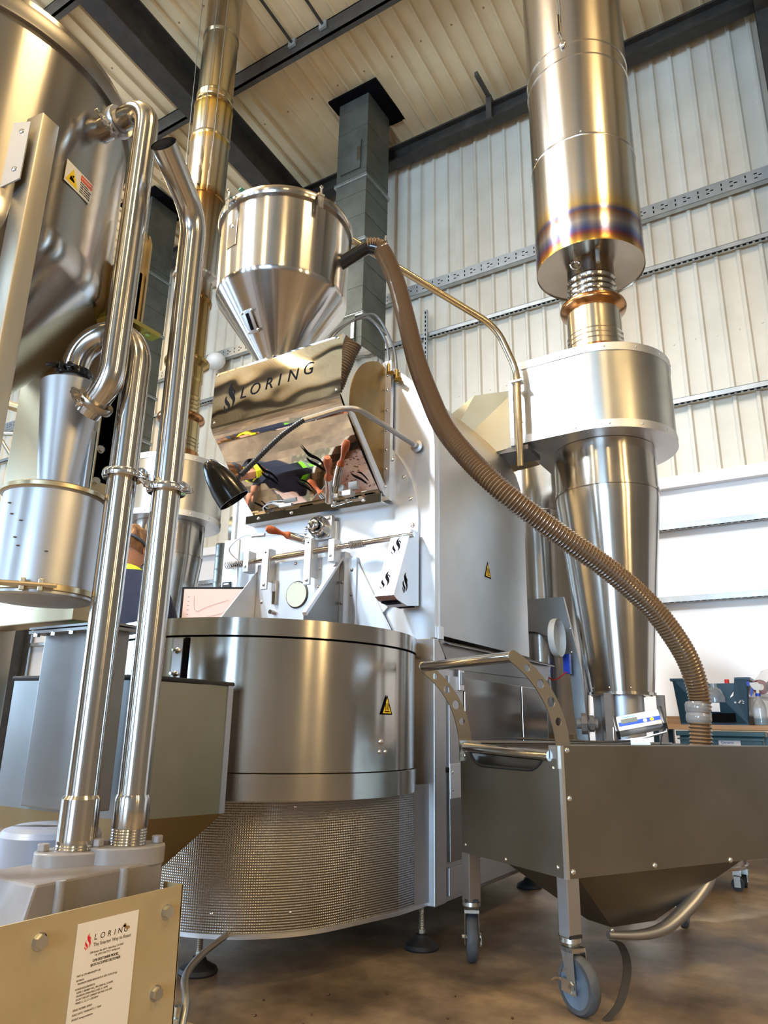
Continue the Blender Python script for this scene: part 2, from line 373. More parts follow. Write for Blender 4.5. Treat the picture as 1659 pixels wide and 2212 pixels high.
def text(s, size, org, u, v, mat, parent, name='lettering', space=1.0, shear=0, ext=.0004, wx=1):
    c = bpy.data.curves.new(name, 'FONT'); c.body = s; c.size = size; c.space_character = space; c.shear = shear; c.extrude = ext; c.resolution_u = 3
    tmpo = bpy.data.objects.new(name, c); me = bpy.data.meshes.new_from_object(tmpo); me.name = name; bpy.data.objects.remove(tmpo); me.materials.clear(); me.materials.append(mat); o = link(name, me, parent, org); u, v = V(u).normalized(), V(v).normalized(); n = u.cross(v)
    u = u*wx
    m = Matrix(((u.x, v.x, n.x), (u.y, v.y, n.y), (u.z, v.z, n.z)))
    o.rotation_euler = m.to_euler() if wx == 1 else Matrix(((u.x/wx, v.x, n.x), (u.y/wx, v.y, n.y), (u.z/wx, v.z, n.z))).to_euler()
    o.scale = (wx, 1, 1); return o
def wisp(cl, w):
    """tapered crescent outline round a centre line (2-D)"""
    P = [p.to_2d() for p in catmull([(x, y, 0) for x, y in cl], 5)]; L = []; Rr = []
    for i, p in enumerate(P):
        t = (P[min(i+1, len(P)-1)]-P[max(i-1, 0)]); nx, ny = -t.y/t.length, t.x/t.length
        h = w/2*max(.04, math.sin(PI*i/(len(P)-1)))
        L.append((p.x+nx*h, p.y+ny*h)); Rr.append((p.x-nx*h, p.y-ny*h))
    return L+Rr[::-1]
FL = [([(.26, 1.0), (.17, .82), (.20, .65), (.31, .48), (.37, .32), (.32, .10)], .17), ([(.03, .56), (.01, .42), (.08, .30), (.17, .18), (.15, .0)], .13),
      ([(.27, .86), (.28, .74), (.37, .66), (.39, .54)], .07), ([(-.04, .24), (-.02, .14), (.06, .04), (.07, -.05)], .055)]
def flame(parent, org, u, v, h, mat, n=4, th=.0006, name='flame_emblem'):
    b = B(); u, v, org = V(u).normalized(), V(v).normalized(), V(org); nr = u.cross(v)
    for cl, wd in FL[:n]: b.poly([org+u*x*h+v*y*h for x, y in wisp(cl, wd)], nr*th)
    return part(name, b, mat, parent)
def sign(parent, org, u, v, h, name='hot_surface_sign'):
    u, v, org = V(u), V(v), V(org); n = u.cross(v)
    s = part(name, B().poly([org, org+u*h*.95, org+u*h*.475+v*h], n*.0012), INK, parent)
    f = .1*h; part('yellow_triangle', B().poly([org+u*f*1.3+v*f*.7+n*.0012, org+u*(h*.95-f*1.3)+v*f*.7+n*.0012, org+u*h*.475+v*(h-f*1.7)+n*.0012], n*.0006), YEL, s)
    b = B()
    for k in (-1, 0, 1):
        x0 = h*(.475+k*.13); b.poly([org+n*.0019+u*(x0+dx*h)+v*dy*h for dx, dy in ((-.03, .22), (.03, .22), (.05, .36), (.01, .50), (.03, .58), (-.02, .58), (-.04, .48), (0, .36))], n*.0004)
    b.poly([org+n*.0019+u*h*x+v*h*y for x, y in ((.26, .13), (.69, .13), (.69, .18), (.26, .18))], n*.0004)
    part('heat_symbol', b, INK, s); return s

# ------------------------------------------------------------------ building shell
XL, XR, YB, YF = -17.4, 4.6, 7.0, -15.0
def zc(y): return 8.45+(7-y)*.105
struct('floor', B().bb((XL, YF, -.1), (XR, YB, 0)), FLOOR)
def rib_profile(x0, x1, pitch=.2, dep=.028, first=.1):
    out = [(x0, 0)]; x = x0+first
    while x < x1-.02:
        out += [(x-.028, 0), (x-.012, dep), (x+.012, dep), (x+.028, 0)]; x += pitch
    return out+[(x1, 0)]
prof = rib_profile(0, 1)
def sheet_mesh(key, m, z0, z1, slope=False):
    def f():
        b = B()
        for (a, da), (c, dc) in zip(prof, prof[1:]):
            b.poly([(a, -da, z0), (c, -dc, z0), (c, -dc, z1), (a, -da, z1)])
        return b
    return shared(key, f, m, False)
wb = struct('wall_back', B().bb((XL, 7.03, 0), (XR, 7.12, 8.9)), WALLM)
me = sheet_mesh('cladding_sheet', WALLM, 3.12, 8.42)
for i in range(22):
    x = XL+i
    o = link('cladding_sheet', me, wb, (x, 7.02, 0))
me = shared('wall_board', lambda: B().bb((.002, -.02, 0), (4.398, 0, 3.04)), BOARD, False)
for i in range(5): link('wall_board', me, wb, (XL+i*4.4, 7.02, 0))
bs = B()
for i in range(110):
    for z in (4.55, 7.1):
        x = XL+.2*i+.02; bs.lathe([(0, .007), (.008, .004), (.011, 0)], (x, 7.02, z+.01*(i % 3)), 6, M=Matrix.Rotation(PI/2, 4, 'X'))
part('cladding_screws', bs, WALLM, wb, kind='stuff')
b = B(); dy = YB-YF
cl = struct('ceiling', B().poly([(XL, YF, zc(YF)+.05), (XR, YF, zc(YF)+.05), (XR, YB, zc(YB)+.05), (XL, YB, zc(YB)+.05)], (0, 0, .1)), CREAM)
def roof():
    b = B()
    for (a, da), (c, dc) in zip(prof, prof[1:]):
        b.poly([(a, YF, zc(YF)-da), (c, YF, zc(YF)-dc), (c, YB, zc(YB)-dc), (a, YB, zc(YB)-da)])
    return b
me = shared('roof_sheet', roof, CREAM, False)
for i in range(22): link('roof_sheet', me, cl, (XL+i, 0, 0))
bs = B()
for i in range(110):
    for y in (5.75, 4.2, 2.6):
        if i % 2: bs.lathe([(0, -.006), (.012, -.004), (.014, 0)], (XL+.2*i, y, zc(y)), 6)
part('roof_screws', bs, plain('rusty_screw', (.35, .2, .09), .5), cl, kind='stuff')
part('ridge_gutter', B().bb((XL, 6.93, 8.30), (XR, 7.0, 8.42)), CREAM, cl)
def side_wall(name, x, nx):
    b = B(); s = struct(name, B().bb((x, YF, 0), (x+.1*nx*-1, YB, 10.8)), FARW)
    def f():
        q = B()
        for (a, da), (c, dc) in zip(prof, prof[1:]): q.poly([(da*nx, a, 0), (dc*nx, c, 0), (dc*nx, c, 10.75), (da*nx, a, 10.75)])
        return q
    m2 = shared('side_sheet'+name, f, FARW, False)
    for i in range(22): link('cladding_sheet', m2, s, (x, YF+i, 0))
side_wall('wall_left', XL, 1); side_wall('wall_right', XR, -1)
struct('wall_front', B().bb((XL, YF-.1, 0), (XR, YF, 10.8)), FARW)
struct('door_1', B().bb((-1.1, YF, 0), (3.9, YF+.04, 4.8)), BOARD)  # unseen door panel, assumed along with the added cool light

# steelwork
def framed(name, b, m, label, cat, **k):
    o = part(name, b, m, **k); o['kind'] = 'structure'; o['label'] = label; o['category'] = cat; return o
# portal rafter (I-section) running up the slope and its posts
def ibeam(p0, p1, hgt, wid, side=V((1, 0, 0)), tf=.025):
    b = B(); p0, p1 = V(p0), V(p1); d = (p1-p0); n = side.cross(d).normalized()
    if n.z < 0 or abs(n.z) < .1 and n.y < 0: n = -n
    def slab(cx, cn, hw, hn):
        q = [p0+side*(cx-hw)+n*(cn-hn), p0+side*(cx+hw)+n*(cn-hn), p0+side*(cx+hw)+n*(cn+hn), p0+side*(cx-hw)+n*(cn+hn)]; b.poly(q, d)
    slab(0, 0, tf/2, hgt/2-tf); slab(0, hgt/2-tf/2, wid/2, tf/2); slab(0, -hgt/2+tf/2, wid/2, tf/2); return b
framed('roof_rafter', ibeam((-5.75, 6.8, zc(6.8)-.52), (-5.75, -14.9, zc(-14.9)-.52), .50, .26), BEAM, 'dark I-section roof rafter running up behind the thin heat-stained flue', 'beam')
framed('portal_column', ibeam((-5.75, 6.72, 0), (-5.75, 6.72, 8.1), .34, .22), BEAM, 'dark steel column on the back wall behind the roaster hopper', 'column')
framed('portal_column', ibeam((.30, 6.72, 0), (.30, 6.72, 8.1), .34, .26), BEAM, 'dark steel column at the top right corner of the view', 'column')
framed('portal_column', ibeam((-11.0, 6.72, 0), (-11.0, 6.72, 8.1), .34, .22), BEAM, 'dark steel column on the far left of the back wall', 'column')
framed('roof_rafter', ibeam((.30, 6.8, zc(6.8)-.52), (.30, -14.9, zc(-14.9)-.52), .50, .26), BEAM, 'dark I-section roof rafter above the right-hand column', 'beam')
eb = framed('eaves_beam', ibeam((XL, 6.80, 8.19), (.20, 6.80, 8.19), .24, .16, V((0, 1, 0))), BEAM, 'dark eaves beam along the top of the back wall', 'beam')
for x in (-4.35, -2.75): part('beam_bracket', B().bb((x-.02, 6.30, 8.33), (x+.02, 6.9, 8.39)).bb((x-.035, 6.66, 8.02), (x+.035, 6.70, 8.36)), PURL, eb)
PY = ((5.0, 'the wide purlin crossing in front of the rafter near the flue tops'), (3.3, 'purlin at the top left edge above the big tank'), (1.6, 'purlin above the camera'), (-.1, 'second purlin behind the camera'), (-1.8, 'third purlin behind the camera'), (-3.5, 'fourth purlin behind the camera'), (-5.2, 'fifth purlin behind the camera'), (-6.9, 'sixth purlin behind the camera'), (-8.6, 'seventh purlin behind the camera'), (-10.3, 'eighth purlin behind the camera'), (-12, 'purlin nearest the wall behind the camera'))
for y, nm in PY:
    z = zc(y)-.04
    pb = framed('roof_purlin', B().bb((XL, y-.012, z-.24), (XR, y+.012, z)).bb((XL, y-.012, z-.24), (XR, y+.07, z-.222)).bb((XL, y-.012, z-.018), (XR, y+.07, z)), PURL, 'grey-brown steel roof '+nm, 'beam')
for x, y0, y1 in ((-4.05, 3.3, 5.0), (-4.5, 3.3, 5.0)):
    r = framed('sag_rod', B().cyl((x, y0, zc(y0)-.12), (x, y1, zc(y1)-.12), .018, 8), BEAM, 'thin dark rod joining two purlins, %s' % ('right one beside the flue' if x > -4.2 else 'left one behind the flue'), 'rod')
    part('rod_cleat', B().bb((x-.05, y1-.05, zc(y1)-.17), (x+.05, y1-.02, zc(y1)-.07)), GIRT, r)
# wall girts
def girt(z, hgt, dep, label, perf):
    y1 = 6.965; y0 = y1-dep; t = .004 if hgt < .1 else .006
    g = framed('wall_girt', B().bb((XL, y0, z-hgt/2), (XR, y0+t, z+hgt/2)).bb((XL, y0, z-hgt/2), (XR, y1, z-hgt/2+t)).bb((XL, y0, z+hgt/2-t), (XR, y1, z+hgt/2)), GIRT, label, 'rail')
    if perf:
        b = B(); x = XL+.1; k = 0
        while x < 1.2:
            for dx, dz, w2, h2 in (((-.02, .028, .03, .012), (.02, 0, .03, .012), (-.02, -.028, .03, .012)) if k % 2 else ((0, .03, .012, .03), (0, -.03, .012, .03))):
                b.bb((x+dx-w2/2, y0-.001, z+dz*hgt*6-h2/2), (x+dx+w2/2, y0, z+dz*hgt*6+h2/2))
            x += .11; k += 1
        part('slots', b, INK, g, kind='stuff')
    else:
        b = B(); x = XL+.1
        while x < 1.2: b.bb((x, y0+.006, z-hgt/2-.0012), (x+.034, y0+.03, z-hgt/2)); x += .055
        part('slots', b, INK, g, kind='stuff')
girt(6.11, .15, .07, 'perforated galvanised wall rail, the wide topmost one', True)
girt(5.43, .055, .055, 'thin slotted wall rail second from the top', False)
girt(3.90, .055, .055, 'thin slotted wall rail behind the volute box of the right cyclone', False)
girt(2.66, .05, .06, 'thin slotted wall rail beside the cone of the right cyclone', False)
girt(1.98, .05, .06, 'thin slotted wall rail lowest on the white boards', False)
struct('trim_1', B().bb((XL, 6.92, 3.04), (XR, 7.0, 3.07)).bb((XL, 6.95, 3.07), (XR, 7.0, 3.16)), BOARD)
st = framed('slotted_strut', B().bb((-3.76, 6.86, 4.75), (-3.72, 6.90, 5.75)), GIRT, 'short upright slotted strut between two wall rails', 'strut')
b = B()
for i in range(16): b.bb((-3.747, 6.858, 4.79+i*.06), (-3.733, 6.86, 4.825+i*.06))
part('slots', b, INK, st, kind='stuff')

# ------------------------------------------------------------------ rectangular ducts
def rect_duct(x0, x1, y0, y1, top, label):
    t = thing('ventilation_duct', label, 'duct', (x0, y0, 0)); zs = [0, 1.3, 2.6, 3.9, 4.6, 5.3, 6.3, 7.2, top]
    b = B().bb((x0, y0, 0), (x1, y1, top)); part('duct_body', b, GALVD, t)
    for i, z in enumerate(zs[1:-1]):
        part('duct_flange', B().bb((x0-.02, y0-.02, z-.012), (x1+.02, y1+.02, z+.012)).bb((x0-.02, y0-.02, z+.02), (x1+.02, y1+.02, z+.03)), GALV, t)
    seam = B()
    z = .4
    while z < top:
        seam.bb((x0-.004, y0-.004, z), (x1+.004, y1+.004, z+.006)); z += .33
    part('seam', seam, GALVD, t, kind='stuff')
    for z in (7.35, 4.9):
        h = part('access_hatch', B().bb((x0+.06, y0-.02, z), (x1-.08, y0-.004, z+.42)), GALVD, t); part('hatch_catch', B().bb((x1-.12, y0-.04, z+.1), (x1-.08, y0-.02, z+.3)), ZINC, h)
    part('roof_opening', B().bb((x0-.1, y0-.12, zc(y0)-.09), (x1+.18, y1+.1, zc(y0)-.06)), INK, t, label='black opening in the roof round the duct')
    return t
rect_duct(-4.50, -4.06, 5.95, 6.45, 8.50, 'tall dark galvanised rectangular duct behind the roaster hopper')
rect_duct(-8.42, -7.90, 5.85, 6.35, 8.50, 'tall dark galvanised rectangular duct behind the two bent steel pipes')

# ------------------------------------------------------------------ cyclone and flue
CA = V((-1.07, 4.28, 0))
def cyclone(label):
    cx, cy = CA.x, CA.y; t = thing('cyclone_separator', label, 'cyclone', CA)
    # volute box: flat on the left, round on the right
    r = .43; out = []
    for i in range(33):
        a = -PI/2+PI*i/32; out.append((cx+r*math.cos(a), cy+r*math.sin(a)))
    out += [(cx-.40, cy+r), (cx-.40, cy-r+.02)]
    b = B().poly([(x, y, 2.48) for x, y in out], (0, 0, .53)); vb = part('volute_box', b, SSM2, t, smooth=True)
    o2 = [(cx+(x-cx)*1.012, cy+(y-cy)*1.012) for x, y in out]
    part('lower_band', B().poly([(x, y, 2.472) for x, y in o2], (0, 0, .05)), SSL, vb, smooth=True); part('upper_band', B().poly([(x, y, 2.96) for x, y in o2], (0, 0, .05)), SSL, vb, smooth=True)
    for z in (2.497, 2.985):
        for a in (-95, -70, -45, -20, 5):
            a = math.radians(a); n = V((math.cos(a), math.sin(a), 0)); bolt(vb, CA+n*(r*1.012)+V((0, 0, z)), n, .007)
    for z in (2.60, 2.9): bolt(vb, (cx-.36, cy-r-.001, z), (0, -1, 0), .007)
    part('upper_body', B().lathe([(.05, 2.47), (.303, 2.47), (.303, 2.20), (.309, 2.20), (.309, 2.185), (.303, 2.185)], CA, 56), SSR, t, smooth=True)
    part('cone', B().lathe([(.303, 2.186), (.302, 2.15), (.178, 1.03), (.186, 1.03), (.186, 1.015), (.1, 1.015)], CA, 56), SSR, t, smooth=True)
    part('cone_seam', B().tube([CA+V((-.302, -.04, 2.15)), CA+V((-.176, -.03, 1.03))], .006, 6), SSM, t)
    ot = part('outlet_tube', B().lathe([(.118, 1.016), (.116, .80), (.105, .60), (.105, .42), (0, .42)], CA, 40), SSM, t, smooth=True)
    for a in range(0, 360, 45):
        a = math.radians(a+8); bolt(ot, CA+V((.16*math.cos(a), .16*math.sin(a), 1.014)), (0, 0, -1), .008)
    for a in (-130, -95, -60): a = math.radians(a); bolt(ot, CA+V((.187*math.cos(a), .187*math.sin(a), 1.05)), (math.cos(a), math.sin(a), 0), .005)
    f = part('pipe_union', B().cyl((cx-.13, cy-.05, .86), (cx-.24, cy-.09, .86), .028, 20), PAINTL, t, smooth=True)
    part('union_nut', B().cyl((cx-.15, cy-.056, .86), (cx-.175, cy-.066, .86), .045, 8).cyl((cx-.185, cy-.07, .86), (cx-.215, cy-.08, .86), .058, 8), PAINTG, f)
    for a in (30, 150, 270):
        a = math.radians(a-5); p = CA+V((.21*math.cos(a), .21*math.sin(a), 0)); part('leg', B().bb(p+V((-.02, -.02, 0)), p+V((.02, .02, 1.02))), PAINTG, t)
    return t
def flue(label, heat, thin):
    t = thing('exhaust_flue', label, 'flue', CA+V((0, 0, 3.01)))
    part('base_flange', B().lathe([(.10, 3.02), (.245, 3.075), (.245, 3.088), (.17, 3.09)], CA, 48), SSR, t, smooth=True)
    hl = B()
    for k in range(14):
        a = 2*PI*k/14; p = CA+V((.218*math.cos(a), .218*math.sin(a), 3.065)); hl.lathe([(0, 0), (.012, 0)], p, 10)
    for k in range(14):
        a = 2*PI*k/14; n = V((math.cos(a), math.sin(a), 0)); p = CA+n*.235+V((0, 0, 3.063)); hl.cyl(p-V((0, 0, .005)), p+V((0, 0, .02)), .007, 8)
    part('flange_holes', hl, WHITE if not thin else SSL, t)
    part('neck', B().lathe([(.15, 3.0), (.168, 3.06), (.168, 3.20)], CA, 40), SSM, t, smooth=True)
    part('copper_tinted_ring', B().lathe([(.178, 3.09), (.186, 3.095), (.186, 3.16), (.172, 3.165)], CA, 48), COPPER, t, smooth=True)
    lower = B().lathe([(.173, 3.16), (.173, 3.20), (.178, 3.205), (.173, 3.21), (.173, 3.235), (.178, 3.24), (.173, 3.245), (.173, 3.27), (.178, 3.275), (.173, 3.28), (.173, 3.48)], CA, 48)
    part('lower_sleeve', lower, HOTB if thin else HOTA, t, smooth=True)
    part('collar', B().lathe([(.17, 3.44), (.208, 3.47), (.214, 3.49), (.208, 3.51), (.165, 3.525)], CA, 48), COPPER, t, smooth=True)
    up_ = [(.152, 3.5)]
    for z in (3.56, 3.60, 3.64, 3.69): up_ += [(.152, z-.012), (.159, z), (.152, z+.012)]
    if not thin:
        part('upper_sleeve', B().lathe(up_+[(.152, 3.86)], CA, 48), SSR, t, smooth=True)
        part('casing_bottom', B().lathe([(.14, 3.83), (.347, 3.795), (.352, 3.785)], CA, 72), TANK_, t, smooth=True)
        part('insulated_casing', B().lathe([(.352, 3.783), (.353, 3.79), (.352, 4.60), (.355, 4.605), (.352, 4.61), (.352, 5.28), (.358, 5.285), (.352, 5.29), (.352, 5.40), (.358, 5.405), (.352, 5.41), (.357, 6.1), (.357, 8.72)], CA, 72), HOTA, t, smooth=True, ang=50)
        for a, z in ((-100, 3.8), (-62, 3.805)):
            a = math.radians(a); p = CA+V((.22*math.cos(a), .22*math.sin(a), z))
            if a < -1.3: part('lifting_eye', B().lathe([(.03+.007*math.cos(q*PI/5), .007*math.sin(q*PI/5)) for q in range(10)], p-V((0, 0, .08)), 20, M=Matrix.Rotation(PI/2, 4, 'X') @ Matrix.Rotation(.5, 4, 'Y'), close=True).cyl(p-V((0, 0, .05)), p, .008, 8), CHROME, t, smooth=True)
            else: part('fixing_lug', B().cyl(p-V((0, 0, .10)), p, .014, 8), GALV, t, smooth=True)
        for k, a in enumerate((-135, -115, -95, -75, -55)): a = math.radians(a); n = V((math.cos(a), math.sin(a), 0)); bolt(t, CA+n*.353+V((0, 0, 4.63)), n, .007)
        wr = part('suspension_wire', B().tube([CA+V((.02, -.365, 5.42)), CA+V((.0, -.37, 5.50)), CA+V((0, -.38, 8.73))], .003, 5, spline=False).tube([CA+V((.012, -.365, 5.62)), CA+V((0.012, -.38, 8.73))], .003, 5, spline=False), GALV, t)
        part('turnbuckle', B().cyl(CA+V((.0, -.37, 5.50)), CA+V((0, -.37, 5.66)), .013, 8).ball(CA+V((.015, -.366, 5.40)), .026, 12, (1, .5, 1.3)), CHROME, wr, smooth=True)
    else:
        z = 3.9; q = up_[:]
        q += [(.152, 3.86), (.158, 3.87), (.158, 4.0), (.205, 4.04), (.208, 4.07), (.175, 4.09), (.16, 4.1)]
        part('upper_sleeve', B().lathe(q, CA, 44), HOTB, t, smooth=True)
        part('flue_pipe', B().lathe([(.16, 4.1), (.16, 4.68), (.172, 4.69), (.176, 4.72), (.165, 4.74), (.165, 4.92), (.215, 4.95), (.222, 4.97), (.200, 4.99), (.197, 5.85), (.205, 5.86), (.205, 5.92), (.197, 5.93), (.197, 6.58), (.204, 6.6), (.197, 6.62), (.197, 7.02), (.203, 7.03), (.197, 7.05), (.185, 7.09), (.190, 7.10), (.185, 7.11), (.190, 7.14), (.185, 7.15), (.190, 7.17), (.185, 7.18), (.185, 7.95), (.19, 7.96), (.185, 7.97), (.19, 7.99), (.185, 8.0), (.185, 8.72)], CA, 48), HOTB, t, smooth=True)
        for k, (a, top) in enumerate(((-150, 8.9), (-60, 8.9), (-35, 8.9))):
            a = math.radians(a); n = V((math.cos(a), math.sin(a), 0)); p = CA+n*.23
            wr = part('suspension_wire', B().tube([p+V((0, 0, 5.98)), p+n*.03+V((0, 0, 8.70))], .004, 5, spline=False), GALV, t)
            part('turnbuckle', B().cyl(p+V((0, 0, 5.9)), p+V((0, 0, 6.12)), .012, 8).cyl(p+V((0, 0, 6.2)), p+V((0, 0, 6.36)), .009, 8).cyl(CA+n*.19+V((0, 0, 5.9)), p+n*.02+V((0, 0, 5.9)), .01, 8), CHROME, wr, smooth=True)
        a = math.radians(-40); n = V((math.cos(a), math.sin(a), 0)); bolt(t, CA+n*.215+V((0, 0, 4.97)), n, .03, 'dome')
    return t
SSM2 = steel('satin_volute_steel', (.55, .54, .50), .32, .6, (1, 1, 150), bump=0, var=.08, rvar=.04)
cyc = cyclone('big steel cyclone with a long cone and volute box, right of the roaster')
flA = flue('wide insulated flue with blue and brown heat bands, right of the picture', HOTA, False)
CB_OFF = V((-3.76, -.09, 0))
c2 = copy_tree(cyc, CB_OFF); c2['label'] = 'second steel cyclone half hidden behind the bent pipes, person working below it'
flB = flue('thin heat-browned flue behind the bent pipes, rising to the roof', HOTB, True); flB.location += CB_OFF
# straw-tinted corner of the right volute, inlet duct from the roaster
d = thing('transfer_duct', 'steel transfer duct joining the roaster back to the right cyclone box', 'duct', (-1.47, 4.0, 2.45))
part('duct_body', B().poly([(-1.95, 3.7, 2.35), (-1.47, 3.86, 2.46), (-1.47, 3.86, 2.83), (-1.70, 3.75, 2.80), (-1.95, 3.7, 2.62)], (0, .38, 0)), TAN, d)
part('hinge_plate', B().bb((-1.50, 3.82, 2.45), (-1.475, 3.86, 2.86)), SSL, d)
part('bracket_shelf', B().bb((-1.62, 3.84, 2.42), (-1.40, 4.05, 2.45)), SSD, d)
part('heat_tinted_strip', B().bb((-1.472, 3.88, 2.47), (-1.468, 4.0, 2.84)), COPPER, d)
for z in (2.5, 2.62, 2.75, 2.82): bolt(d, (-1.488, 3.82, z), (0, -1, 0), .006)
# collector vessel standing behind
cv = thing('chaff_collector', 'grey and brown steel vessel standing between the roaster back and the cyclone', 'vessel', (-1.78, 4.98, 0))
part('vessel_body', B().lathe([(0, .45), (.20, .50), (.30, .8), (.32, 1.2), (.32, 2.28), (.325, 2.29), (.325, 2.31), (.31, 2.32), (.31, 2.68), (.28, 2.72), (.2, 2.80), (0, 2.82)], (-1.78, 4.98, 0), 48), SSR, cv, smooth=True)
out = [(-.30, .78), (-.30, 1.66), (.24, 1.66), (.33, 1.2), (.36, .6), (.36, 0), (.28, 0), (.28, .8)]+[(-.02+.28*math.cos(a), 1.15+.3*math.sin(a)) for a in [PI*k/12 for k in range(0, 12)]]
part('arched_guard', B().poly([(-1.72+x, 4.60, z) for x, z in out], (0, .03, 0)), SSD, cv)
g = part('guard_motor', B().lathe([(.0, 0), (.045, 0), (.05, .01), (.11, .02), (.115, .03), (.115, .06)], (-1.475, 4.30, 1.36), 28, M=Matrix.Rotation(PI/2, 4, 'Y')), WHITE, cv, smooth=True, label='white ring-shaped motor cover')
part('guard_motor_hole', B().lathe([(0, .002), (.03, .002)], (-1.467, 4.30, 1.36), 20, M=Matrix.Rotation(PI/2, 4, 'Y')), INK, g)
sn = part('sensor', B().bb((-1.47, 4.50, 1.16), (-1.43, 4.54, 1.28)), BLUE, cv, label='blue cable sensor'); part('sensor_wire', B().tube([(-1.45, 4.5, 1.17), (-1.52, 4.45, 1.12), (-1.60, 4.45, 1.18)], .004, 6), RED, sn)
for z in (1.3, 1.45): bolt(cv, (-1.44, 4.595, z), (0, -1, 0), .008)

# ------------------------------------------------------------------ coffee roaster
RX, RZ, RR = -2.12, 2.08, .62
TC = V((-2.087, 2.426, 0)); TR = .636
ro = thing('coffee_roaster', 'large stainless coffee roaster with mirror-polished hood and round cooling tray', 'coffee roaster', (-2.1, 3.0, 0))
def arch(r, z0, n=36, cx=RX):
    return [(cx+r, z0)]+[(cx+r*math.cos(PI*i/n), RZ+r*math.sin(PI*i/n)) for i in range(n+1)]+[(cx-r, z0)]
part('front_plate', B().poly([(x, 2.835, z) for x, z in arch(.615, 1.19)], (0, .02, 0)), SSL, ro)
part('side_cladding', B().poly([(x, 2.865, z) for x, z in arch(.635, 1.215)], (0, 1.09, 0)), LINEN, ro, smooth=True, ang=40)
eg = B()
o1, o2 = arch(.632, 1.20), arch(.608, 1.20)
for i in range(len(o1)-1): eg.poly([(o1[i][0], 2.822, o1[i][1]), (o1[i+1][0], 2.822, o1[i+1][1]), (o2[i+1][0], 2.822, o2[i+1][1]), (o2[i][0], 2.822, o2[i][1])], (0, .045, 0))
part('arch_rim', eg, SSL, ro, smooth=True)
part('hinge_pin', B().bb((-1.487, 2.84, 1.195), (-1.47, 2.87, 1.25)), SSL, ro)
side_sign = sign(ro, (-1.4845, 3.36, 1.57), (0, 1, 0), (0, 0, 1), .085)
dd = part('drum_door', B().cyl((-2.14, 2.834, 1.745), (-2.14, 2.822, 1.745), .565, 96), SSL2 if 'SSL2' in globals() else SSL, ro, smooth=True)
for a in (38, 25, 12, -2, -17, -34, -48, -70): a = math.radians(a); bolt(dd, (-2.14+.535*math.cos(a), 2.821, 1.745+.535*math.sin(a)), (0, -1, 0), .012)
for x, z in ((-2.23, 1.79), (-2.235, 1.765)): bolt(dd, (x, 2.821, z), (0, -1, 0), .011)
# bearing
bl = part('bearing_plate', B().bb((-2.165, 2.80, 1.675), (-2.025, 2.822, 1.80), .003), SSL, ro)
bh = part('bearing_housing', B().box((-2.10, 2.79, 1.765), (.125, .03, .125), bev=.012), SSL, ro, smooth=True)
part('bearing_ring', B().lathe([(.055, 0), (.055, .035), (.045, .05), (.038, .05), (.034, .035), (.028, .035), (.028, .075), (.02, .08), (.012, .08), (.012, .06), (0, .06)], (-2.10, 2.775, 1.765), 32, M=Matrix.Rotation(PI/2, 4, 'X')), CHROME, bh, smooth=True)
for x, z in ((-.045, .045), (.045, .045), (-.045, -.045), (.045, -.045)): bolt(bh, (-2.10+x, 2.774, 1.765+z), (0, -1, 0), .010)
for k in (0, 1): bolt(bl, (-2.14+k*.08, 2.799, 1.685), (0, -1, 0), .007)
# hood: front panel, rolled lip, sloping mirror, ledge
HX0, HX1 = -2.56, -1.76
roll = [(2.42, 2.27)]+[(2.42-.012*math.sin(PI*k/7)+.06*k/7, 2.27-.075*k/7) for k in range(1, 8)]
hp = [(2.42, 2.575)]+roll
def strip(pr, x0, x1, th=None):
    b = B()
    for (a, c), (e, f) in zip(pr, pr[1:]): b.poly([(x0, a, c), (x1, a, c), (x1, e, f), (x0, e, f)])
    return b
hood = part('hood_front', strip([(2.84, 2.60), (2.44, 2.58), (2.425, 2.572), (2.42, 2.56), (2.42, 2.27)], HX0, HX1), MIR, ro, smooth=True, label='mirror-polished front panel carrying the maker lettering')
lip = part('rolled_lip', strip(roll, HX0, HX1), MIR, ro, smooth=True, label='mirror-polished rolled lip under the front panel')
mp0, mp1 = (2.48, 2.195), (2.79, 1.885)
part('mirror_chute', strip([(2.474, 2.198), mp0]+[(mp0[0]+(mp1[0]-mp0[0])*k/12-.012*math.sin(PI*k/12), mp0[1]+(mp1[1]-mp0[1])*k/12-.006*math.sin(PI*k/12)) for k in range(1, 13)], HX0, HX1), MIR, ro, smooth=True, label='sloping mirror-polished panel with flame cut-outs')
cheek = [(2.84, 2.60), (2.42, 2.575), (2.42, 2.27), (2.48, 2.195), (2.79, 1.885), (2.84, 1.885)]
part('hood_cheek', B().poly([(HX0-.004, y, z) for y, z in cheek], (.004, 0, 0)), MIR, ro)
ck = part('hood_cheek', B().poly([(HX1, y, z) for y, z in cheek], (.004, 0, 0)), MIR, ro)
gold = catmull([(HX1+.0045, y, z) for y, z in ((2.80, 2.56), (2.72, 2.565), (2.60, 2.50), (2.515, 2.38), (2.495, 2.25), (2.535, 2.14), (2.66, 2.02), (2.80, 1.915))], 5)
part('gold_reflection_panel', B().poly([tuple(p) for p in gold], (.003, 0, 0)), GOLD, ck, label='rounded panel on the hood side, coloured gold for the reflection in its recess')  # flat gold plate painted as the reflection seen in the recess
part('edge_flange', B().poly([(HX1+.005, y, z) for y, z in ((2.475, 2.205), (2.52, 2.205), (2.80, 1.93), (2.80, 1.885), (2.785, 1.885))], (.012, 0, 0)), SSL, ck)
fl = part('rear_flange', B().bb((HX1, 2.796, 1.86), (HX1+.04, 2.822, 2.60)), SSL, ro)
for z in (1.93, 2.02, 2.12, 2.22, 2.33, 2.44, 2.52): bolt(fl, (HX1+.02, 2.795, z), (0, -1, 0), .008)
